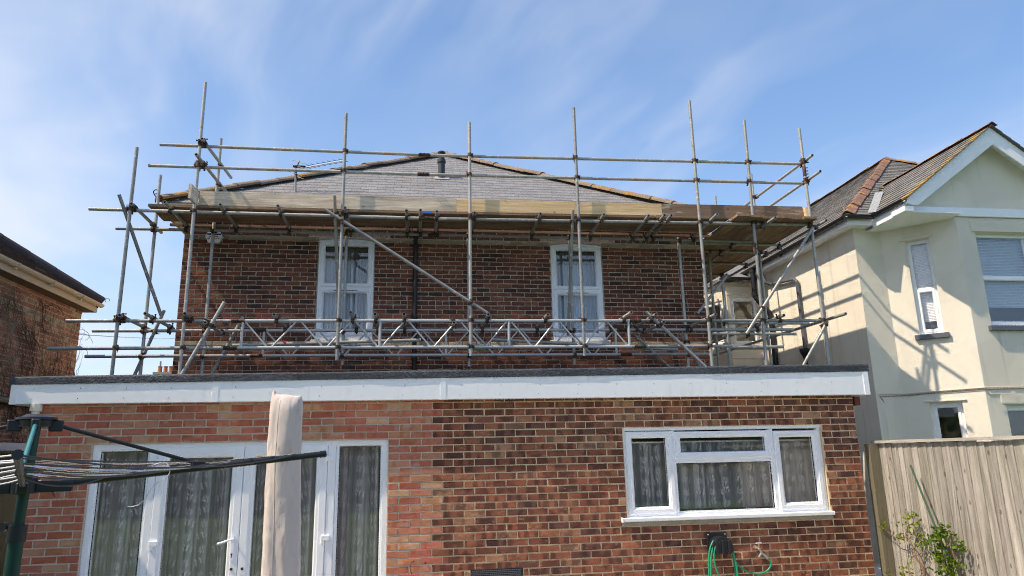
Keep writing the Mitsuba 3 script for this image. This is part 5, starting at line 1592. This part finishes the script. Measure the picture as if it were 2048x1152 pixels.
# ================================================================== PARASOL (closed, under its cover)
pa = thing('covered_parasol', 'closed garden parasol in a pale beige cover standing in front of the french doors', 'parasol')
px_, py_ = 2.768, -2.0
NS, NR = 72, 90
v = []
zs = np.r_[np.linspace(0.32, 2.24, NR - 16), np.linspace(2.255, 2.375, 16)]
nz = lambda *q_: meshkit.noise(np.array(q_), 2) - 0.5
for z in zs:
    t = (z - 0.32) / 2.055
    hw_ = 0.143 - 0.020 * t
    close = np.clip((z - 2.21) / 0.165, 0, 1)
    hy_ = hw_ * 0.86 * math.sqrt(max(0.0, 1 - close ** 2.4)) + 0.006
    hx_ = hw_ * (1 - 0.10 * close ** 3)
    for k in range(NS):
        a = 2 * math.pi * k / NS
        ca, sa = math.cos(a), math.sin(a)
        sx, sy = np.sign(ca) * abs(ca) ** 0.85, np.sign(sa) * abs(sa) ** 0.85
        fold = 0.16 * max(0.0, math.cos(a * 2 + 3.4 + 1.1 * math.sin(1.7 * z))) ** 3 * (1 - close) - 0.10 * math.exp(-((a - 4.5 - 0.25 * math.sin(2.3 * z)) / 0.16) ** 2)
        cre = 0.10 * nz(ca * 1.7, sa * 1.7, z * 2.6) + 0.09 * nz(ca * 3.0 + 9, sa * 3.0, z * 6.5) + 0.035 * nz(ca * 5, sa * 5 + z * 3, z * 19.0)
        rid = 0.045 * math.exp(-(nz(ca * 1.6 + 3, sa * 1.6, z * 3.4 + 1.2 * ca) / 0.035) ** 2) + 0.030 * math.exp(-(nz(ca * 2.6, sa * 2.6 + 7, z * 7.0) / 0.03) ** 2)
        r = 1 + fold * 0.6 + 0.62 * cre - 0.7 * rid
        lift = close ** 2 * (0.030 * math.exp(-((ca + 0.92) / 0.16) ** 2) + 0.010 * nz(ca * 2.2, 4.0, 1.0) - 0.012 * ca)
        v.append([px_ + hx_ * r * sx + 0.014 * math.sin(2.2 * z), py_ + hy_ * r * sy, z + lift])
f = []
for i in range(NR - 1):
    for k in range(NS):
        f.append([i * NS + k, i * NS + (k + 1) % NS, (i + 1) * NS + (k + 1) % NS, (i + 1) * NS + k])
top_ = [[(NR - 1) * NS + k, (NR - 1) * NS + k + 1, (NR - 1) * NS + (NS - k - 1) % NS, (NR - 1) * NS + (NS - k) % NS] for k in range(NS // 2)]
part(pa, 'cover', (np.array(v), np.vstack([tri(f), tri(top_)]), None), 'm_parasol', smooth=35)
seam = [v[i * NS + 51] for i in range(0, NR - 6)]
part(pa, 'seam', polytube(np.array(seam) + [0, -0.001, 0], 0.0028, 5, False), 'm_parasol', smooth=True)
part(pa, 'pole', tube((px_, py_, 0.05), (px_, py_, 0.6), 0.025, 14, False), 'm_lead', smooth=40)
part(pa, 'base', lathe([(0.0, 0.0), (0.26, 0.0), (0.26, 0.05), (0.05, 0.09), (0.04, 0.3), (0.0, 0.3)], (px_, py_, 0.012), 28), 'm_black_plastic', smooth=40)

# ================================================================== ROTARY CLOTHES DRYER
rd = thing('rotary_dryer', 'green rotary clothes dryer with black arms and wound lines at the left foreground', 'clothes dryer')
H = np.array([2.548, -5.30, 0.0])
part(rd, 'pole', tube(H + [0, 0, 0.0], H + [0, 0, 1.70], 0.021, 20, False), 'm_dryer_green', smooth=40)
part(rd, 'upper_pole', tube(H + [0.0, 0, 1.70], H + [0.012, 0, 2.02], 0.016, 20, False), 'm_dryer_green', smooth=40)
part(rd, 'collar', join([tube(H + [0, 0, 1.66], H + [0, 0, 1.71], 0.026, 18, False), tube(H + [-0.04, -0.012, 1.705], H + [-0.04, 0.012, 1.705], 0.014, 14, False)]), 'm_black_plastic', smooth=40)
hubt = part(rd, 'top_hub', lathe([(0.0, 0.040), (0.028, 0.039), (0.042, 0.031), (0.056, 0.029), (0.057, 0.022), (0.048, 0.019), (0.046, 0.0), (0.0, 0.0)], (H[0] + 0.012, H[1], 2.000), 28), 'm_black_plastic', smooth=35)
LA = 0.93
angs = [math.radians(25), math.radians(115), math.radians(205), math.radians(295)]
arms = []
for a in angs:
    d = np.array([math.cos(a), math.sin(a), 0])
    sd = np.array([-d[1], d[0], 0])
    p0 = H + d * 0.055 + [0, 0, 1.822]
    p1 = H + d * LA + [0, 0, 1.902 if a < 1 else 1.905]
    arms.append((p0, p1))
    part(rd, 'arm', tube(p0, p1, 0.0088 if a > 5 else 0.0112, 12, False), 'm_black_plastic', smooth=40)
    part(rd, 'arm_cap', join([tube(p1 - (p1 - p0) * 0.012, p1 + (p1 - p0) * 0.012, 0.0105 if a > 5 else 0.0130, 10, False)]), 'm_black_plastic')
    hubp = H + d * 0.058 + [0.012, 0, 2.005]
    mid = p0 + (p1 - p0) * 0.50 + [0, 0, 0.016]
    part(rd, 'strut', xform(tube((0, 0, 0), (0, 0, 1), 0.0062, 10, False), np.c_[np.vstack([np.stack([unit(np.cross(mid - hubp, sd)), sd, mid - hubp], 1), [0, 0, 0]]), np.r_[hubp, 1]]), 'm_teal' if a > 5 else 'm_black_plastic', smooth=40)
    part(rd, 'strut_clip', xform(bbox(-0.022, 0.022, -0.012, 0.012, -0.016, 0.016, 0.004), np.array([[d[0], sd[0], 0, mid[0]], [d[1], sd[1], 0, mid[1]], [0, 0, 1, mid[2] - 0.006], [0, 0, 0, 1]])), 'm_black_plastic')
    part(hubt, 'lug', xform(bbox(0.034, 0.074, -0.012, 0.012, -0.022, 0.014, 0.004), np.array([[d[0], sd[0], 0, H[0] + 0.012], [d[1], sd[1], 0, H[1]], [0, 0, 1, 2.008], [0, 0, 0, 1]])), 'm_black_plastic')
low = part(rd, 'lower_hub', join([tube(H + [0, 0, 1.800], H + [0, 0, 1.846], 0.036, 18, False)] + [xform(bbox(0.03, 0.13, -0.016, 0.016, 1.802, 1.836, 0.004), np.array([[math.cos(a), -math.sin(a), 0, H[0]], [math.sin(a), math.cos(a), 0, H[1]], [0, 0, 1, 0], [0, 0, 0, 1]])) for a in angs]), 'm_black_plastic', smooth=35)
rl = np.random.default_rng(3)
for i in range(4):
    (a0, a1), (c0, c1) = arms[i], arms[(i + 1) % 4]
    for k in range(9):
        t = 0.20 + 0.085 * k
        p0 = a0 + (a1 - a0) * t + [0, 0, 0.008 + 0.005 * rl.random()]
        p1 = c0 + (c1 - c0) * t + [0, 0, 0.008 + 0.005 * rl.random()]
        sag = -0.012 - 0.018 * rl.random() - 0.010 * (k == 8)
        pts = [p0 + (p1 - p0) * q_ + [0, 0, sag * 4 * q_ * (1 - q_)] for q_ in np.linspace(0, 1, 9)]
        part(rd, 'line', polytube(pts, 0.0022, 6), 'm_line_white' if i == 2 or (i == 3 and k in (2, 5)) else 'm_line_dark', smooth=True)
e = arms[0][0] + (arms[0][1] - arms[0][0]) * 0.30
part(rd, 'loose_line_end', polytube(spline([e, e + [0.05, 0, 0.035], e + [0.085, 0, 0.03], e + [0.09, 0, 0.0], e + [0.05, 0, -0.03], e + [0.03, 0, -0.06], e + [-0.03, 0, -0.10]], 24), 0.0014, 6), 'm_line_white', smooth=True)

# ================================================================== GARDEN HEDGE BEHIND THE VIEWER (seen reflected in the glass)
gx = np.linspace(-16, 24, 130)
hz = np.linspace(0, 1, 24)
vv = []
for z in hz:
    for x in gx:
        n1 = float(meshkit.fbm(np.array([x * 0.7, z * 4, 1.0]), 4, 8))
        ht = 3.0 + 1.6 * float(meshkit.fbm(np.array([x * 0.25, 0.0, 3.0]), 3, 2))
        vv.append([x, -19.0 + 1.1 * (n1 - 0.5) - 0.9 * z ** 3, ht * z])
nx_ = len(gx)
ff = [[r * nx_ + c, r * nx_ + c + 1, (r + 1) * nx_ + c + 1, (r + 1) * nx_ + c] for r in range(len(hz) - 1) for c in range(nx_ - 1)]
bk = np.array(vv) * [1, 1, 1] + [0, -2.0, 0]
nv = len(vv)
ff2 = [[nv + a_, nv + d_, nv + c_, nv + b_] for a_, b_, c_, d_ in ff] + [[(len(hz) - 1) * nx_ + c, (len(hz) - 1) * nx_ + c + 1, nv + (len(hz) - 1) * nx_ + c + 1, nv + (len(hz) - 1) * nx_ + c] for c in range(nx_ - 1)]
solo('garden_hedge', (np.vstack([np.array(vv), bk]), tri(ff + ff2), None), 'm_hedge', 'tall green hedge at the far end of the garden behind the viewer', 'hedge', smooth=True)
